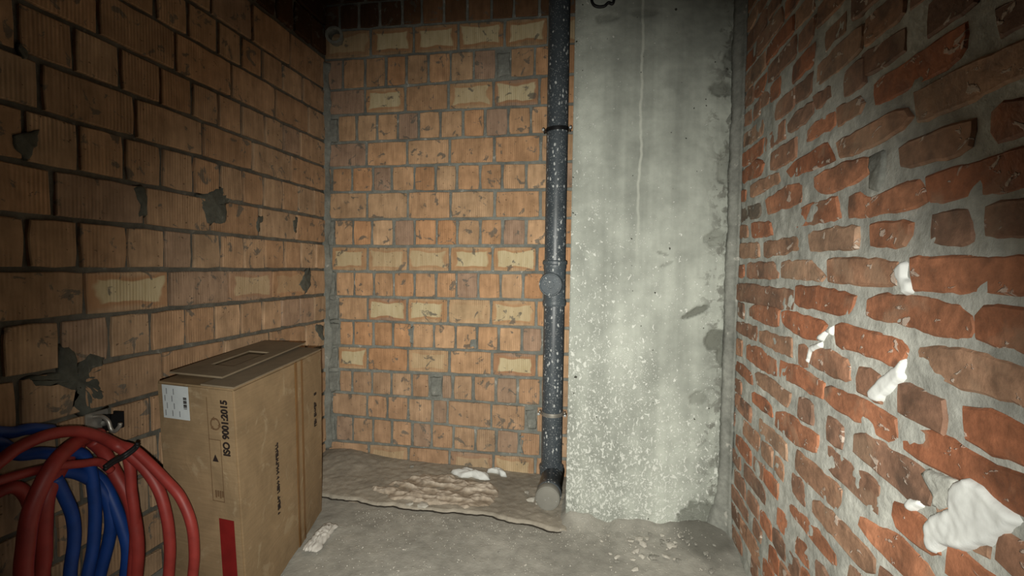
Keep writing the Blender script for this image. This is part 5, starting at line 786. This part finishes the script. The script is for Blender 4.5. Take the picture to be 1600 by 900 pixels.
for i, p in enumerate(FOAM):
    big = i == 0
    o = splat('foam_splat', p, TR, MT['foam'], 0.005 if big else 0.003, 0.006 if big else 0.0025, 0.0038 if big else 0.0028, 80 + i * 2.3)
    tag(o, FL[i], 'foam', 'foam on the right wall')
def lump(name, loc, rx, ry, rz, mat, amp, sc, seed, cuts=3, parent=None, flat=0.0):
    bm = bmesh.new(); bmesh.ops.create_icosphere(bm, subdivisions=cuts, radius=1.0)
    for v in bm.verts:
        q = v.co.copy(); k = 1 + amp * fbm((q.x + seed, q.y + seed * 1.7, q.z), sc, 3)
        v.co = Vector((q.x * rx * k, q.y * ry * k, max(q.z, -flat) * rz * k if flat else q.z * rz * k))
    return from_bm(name, bm, mat, parent, True, loc)
TO = lambda a, b, w: Vector((a, b, 0.020 + w))
for i, (pl, lb_) in enumerate(((
        [(-0.80, 2.47), (-0.74, 2.50), (-0.64, 2.485), (-0.56, 2.47), (-0.55, 2.42), (-0.60, 2.405), (-0.66, 2.43), (-0.71, 2.41), (-0.77, 2.44)], 'white foam bead on the ledge at the foot of the back wall'),
        ([(-0.60, 2.53), (-0.54, 2.545), (-0.49, 2.52), (-0.47, 2.48), (-0.50, 2.475), (-0.53, 2.505), (-0.59, 2.505)], 'short curled foam bead against the lowest bricks'))):
    tag(blob('foam_bead', pl, TO, MT['foam'], None, 0.020, 0.010, 0.008, seed=120 + i), lb_, 'foam', 'foam beads on the ledge')
# wrinkled foam run over the ledge
FR = [(-1.17, 2.20), (-1.02, 2.33), (-0.90, 2.43), (-0.70, 2.42), (-0.52, 2.40), (-0.46, 2.28), (-0.48, 2.14), (-0.60, 2.095), (-0.80, 2.10), (-1.00, 2.12)]
vs_, fs, crest = [], [], []
Ftop = lambda x, y: 0.010 + 0.010 * (y - 2.08) / 0.48
n1, n2 = 150, 80
bx0, bx1, by0, by1 = -1.20, -0.44, 2.08, 2.45
for j in range(n2):
    for i in range(n1):
        x, y = bx0 + (bx1 - bx0) * i / (n1 - 1), by0 + (by1 - by0) * j / (n2 - 1)
        e = edged(FR, x, y) + 0.02 * fbm((x, y, 4), 12, 3); k = max(0.0, min(1.0, e / 0.03))
        wv = max(0.0, 1 - 1.6 * abs(fbm((x * 0.55 + 0.4 * y, y * 1.2 - 0.25 * x, 9), 9, 3))) ** 2
        crest.append(k * wv)
        vs_.append((x, y, Ftop(x, y) - 0.015 + k * (0.015 + 0.016 * wv + 0.006 * fbm((x, y, 5), 16, 3))))
for j in range(n2 - 1):
    for i in range(n1 - 1):
        k = j * n1 + i; fs.append((k, k + 1, k + n1 + 1, k + n1))
fr = pydata('foam_run', vs_, fs, MT['foamrun'], None, True); fr.data.attributes.new('crest', 'FLOAT', 'POINT').data.foreach_set('value', crest); sol = fr.modifiers.new('body', 'SOLIDIFY'); sol.thickness = 0.012; sol.offset = -1
tag(fr, 'dusty wrinkled run of pale foam spread along the ledge by the back wall', 'foam')

# crumpled rag by the box
bm = bmesh.new(); n = 26
gr = [[None] * n for _ in range(n)]
for i in range(n):
    for j in range(n):
        a, b = i / (n - 1), j / (n - 1)
        e = math.sin(math.pi * a) ** 0.5 * math.sin(math.pi * b) ** 0.5
        x = -1.150 + 0.06 * b - 0.020 * a + 0.012 * fbm((a, b, 1), 4, 2); y = 1.66 + 0.19 * a + 0.012 * fbm((a, b, 2), 4, 2)
        z = 0.006 + e * (0.012 + 0.012 * abs(math.sin(9 * (a + b) + 3 * fbm((a, b, 3), 3, 2)))) + 0.012 * (1 - b) * e
        gr[i][j] = bm.verts.new((x, y, z))
for i in range(n - 1):
    for j in range(n - 1): bm.faces.new((gr[i][j], gr[i + 1][j], gr[i + 1][j + 1], gr[i][j + 1]))
rag = from_bm('crumpled_rag', bm, MT['cloth'], None, True); sol = rag.modifiers.new('body', 'SOLIDIFY'); sol.thickness = 0.004; sol.offset = 1
tag(rag, 'crumpled off-white rag on the floor against the cardboard box', 'rag')

# chips of plaster and rubble
rc = random.Random(4)
chips = []
for i in range(7):
    bm = bmesh.new(); bmesh.ops.create_icosphere(bm, subdivisions=1, radius=1.0)
    for v in bm.verts: v.co = Vector((v.co.x * rc.uniform(0.8, 1.4), v.co.y * rc.uniform(0.6, 1.0), v.co.z * rc.uniform(0.35, 0.6)))
    me = bpy.data.meshes.new('plaster_chip'); bm.to_mesh(me); bm.free(); me.materials.append(MT['floor'] if i % 2 else MT['chip']); chips.append(me)
def chip(x, y, s, lab_, grp, z=None):
    o = bpy.data.objects.new('plaster_chip', rc.choice(chips)); COL.objects.link(o)
    o.scale = (s, s, s); o.rotation_euler = (rc.uniform(-0.3, 0.3), rc.uniform(-0.3, 0.3), rc.uniform(0, 6.3))
    zf = foot(x, y) - 0.003 + 0.006 * fbm((x, y, 0), 2.5, 4)
    o.location = (x, y, (zf if z is None else z) + 0.35 * s); tag(o, lab_, 'rubble', grp)
for i in range(44):
    x = rc.gauss(0.27, 0.17); y = 2.06 - abs(rc.gauss(0.0, 0.11))
    if -0.10 < x < 0.55 and y > 1.72: chip(x, y, rc.uniform(0.006, 0.016) * rc.choice((1, 1, 1.5)), 'small pale plaster chip at the foot of the concrete column', 'plaster chips by the column')
for i in range(9):
    chip(rc.uniform(-0.95, 0.1), rc.uniform(1.62, 2.0), rc.uniform(0.005, 0.009), 'tiny pale crumb on the open floor between box and column', 'crumbs on the open floor')
for (x, y, s, lab_) in ((-0.30, 2.24, 0.022, 'larger pale rubble lump just left of the pipe end cap'), (-0.27, 2.215, 0.012, 'small pale crumb touching the lump by the pipe end cap'), (-0.335, 2.31, 0.016, 'middle-sized pale lump behind the others left of the pipe end cap'),
                     (-0.80, 2.078, 0.026, 'round pale lump at the front edge of the foam run'), (-0.87, 2.082, 0.017, 'smaller pale lump left of the round one at the ledge front'), (-0.27, 2.345, 0.012, 'small pale crumb right against the foot of the soil pipe'), (-1.02, 2.47, 0.014, 'lone pale crumb on the ledge under the lowest bricks')):
    chip(x, y, s, lab_, 'rubble on the ledge', 0.010 + 0.010 * (y - 2.08) / 0.48)
# fine grit nobody could count
vs_, fs = [], []
for i in range(1500):
    x = rc.uniform(-1.1, 0.56); y = rc.uniform(1.45, 2.1); y = y if rc.random() < 0.5 else 2.10 - abs(rc.gauss(0, 0.08))
    if (x > 0.42 and y > 1.98) or (x < -0.10 and y > 2.03): continue
    s = rc.uniform(0.0010, 0.0034); b = len(vs_); z = 0.001 + 0.006 * fbm((x, y, 0), 2.5, 4) - 0.004 + foot(x, y)
    a = rc.uniform(0, 6.3)
    for k in range(3): vs_.append((x + s * math.cos(a + k * 2.1), y + s * math.sin(a + k * 2.1), z - 0.001))
    vs_.append((x, y, z + s)); fs += [(b, b + 1, b + 3), (b + 1, b + 2, b + 3), (b + 2, b, b + 3), (b + 2, b + 1, b)]
grit = pydata('floor_grit', vs_, fs, MT['chip']); tag(grit, 'fine pale grit scattered over the concrete floor', 'grit', kind='stuff')

# wire loop at the head of the column
hk = empty('wire_loop', (-0.008, DC, 2.325)); tag(hk, 'black wire loop set into the top of the concrete column', 'wire')
tube('loop', [(-0.045, 0.01, 0.06), (-0.046, -0.012, 0.012), (-0.036, -0.014, -0.012), (-0.015, -0.012, -0.021), (0.010, -0.012, -0.020), (0.026, -0.013, -0.008), (0.044, -0.014, -0.014), (0.050, -0.012, 0.010), (0.048, 0.01, 0.06)], 0.0065, MT['black'], hk, 8, 5)
tube('twist', [(-0.046, -0.014, 0.012), (-0.02, -0.016, 0.028), (0.018, -0.015, 0.024), (0.046, -0.014, 0.012)], 0.005, MT['black'], hk, 8, 4)
# stub of an old tube in the back left corner
st = lathe('tube_stub', [(0.038, -0.04), (0.044, 0.0), (0.050, 0.035), (0.050, 0.042), (0.034, 0.042), (0.032, 0.0), (0.030, -0.03)], MT['mortar'], None, 24, 'Y', (-1.535, D - 0.01, 2.487))
st.rotation_euler = (0, 0, 0.25); tag(st, 'grey round tube stub in the dark upper corner of the brick walls', 'tube')
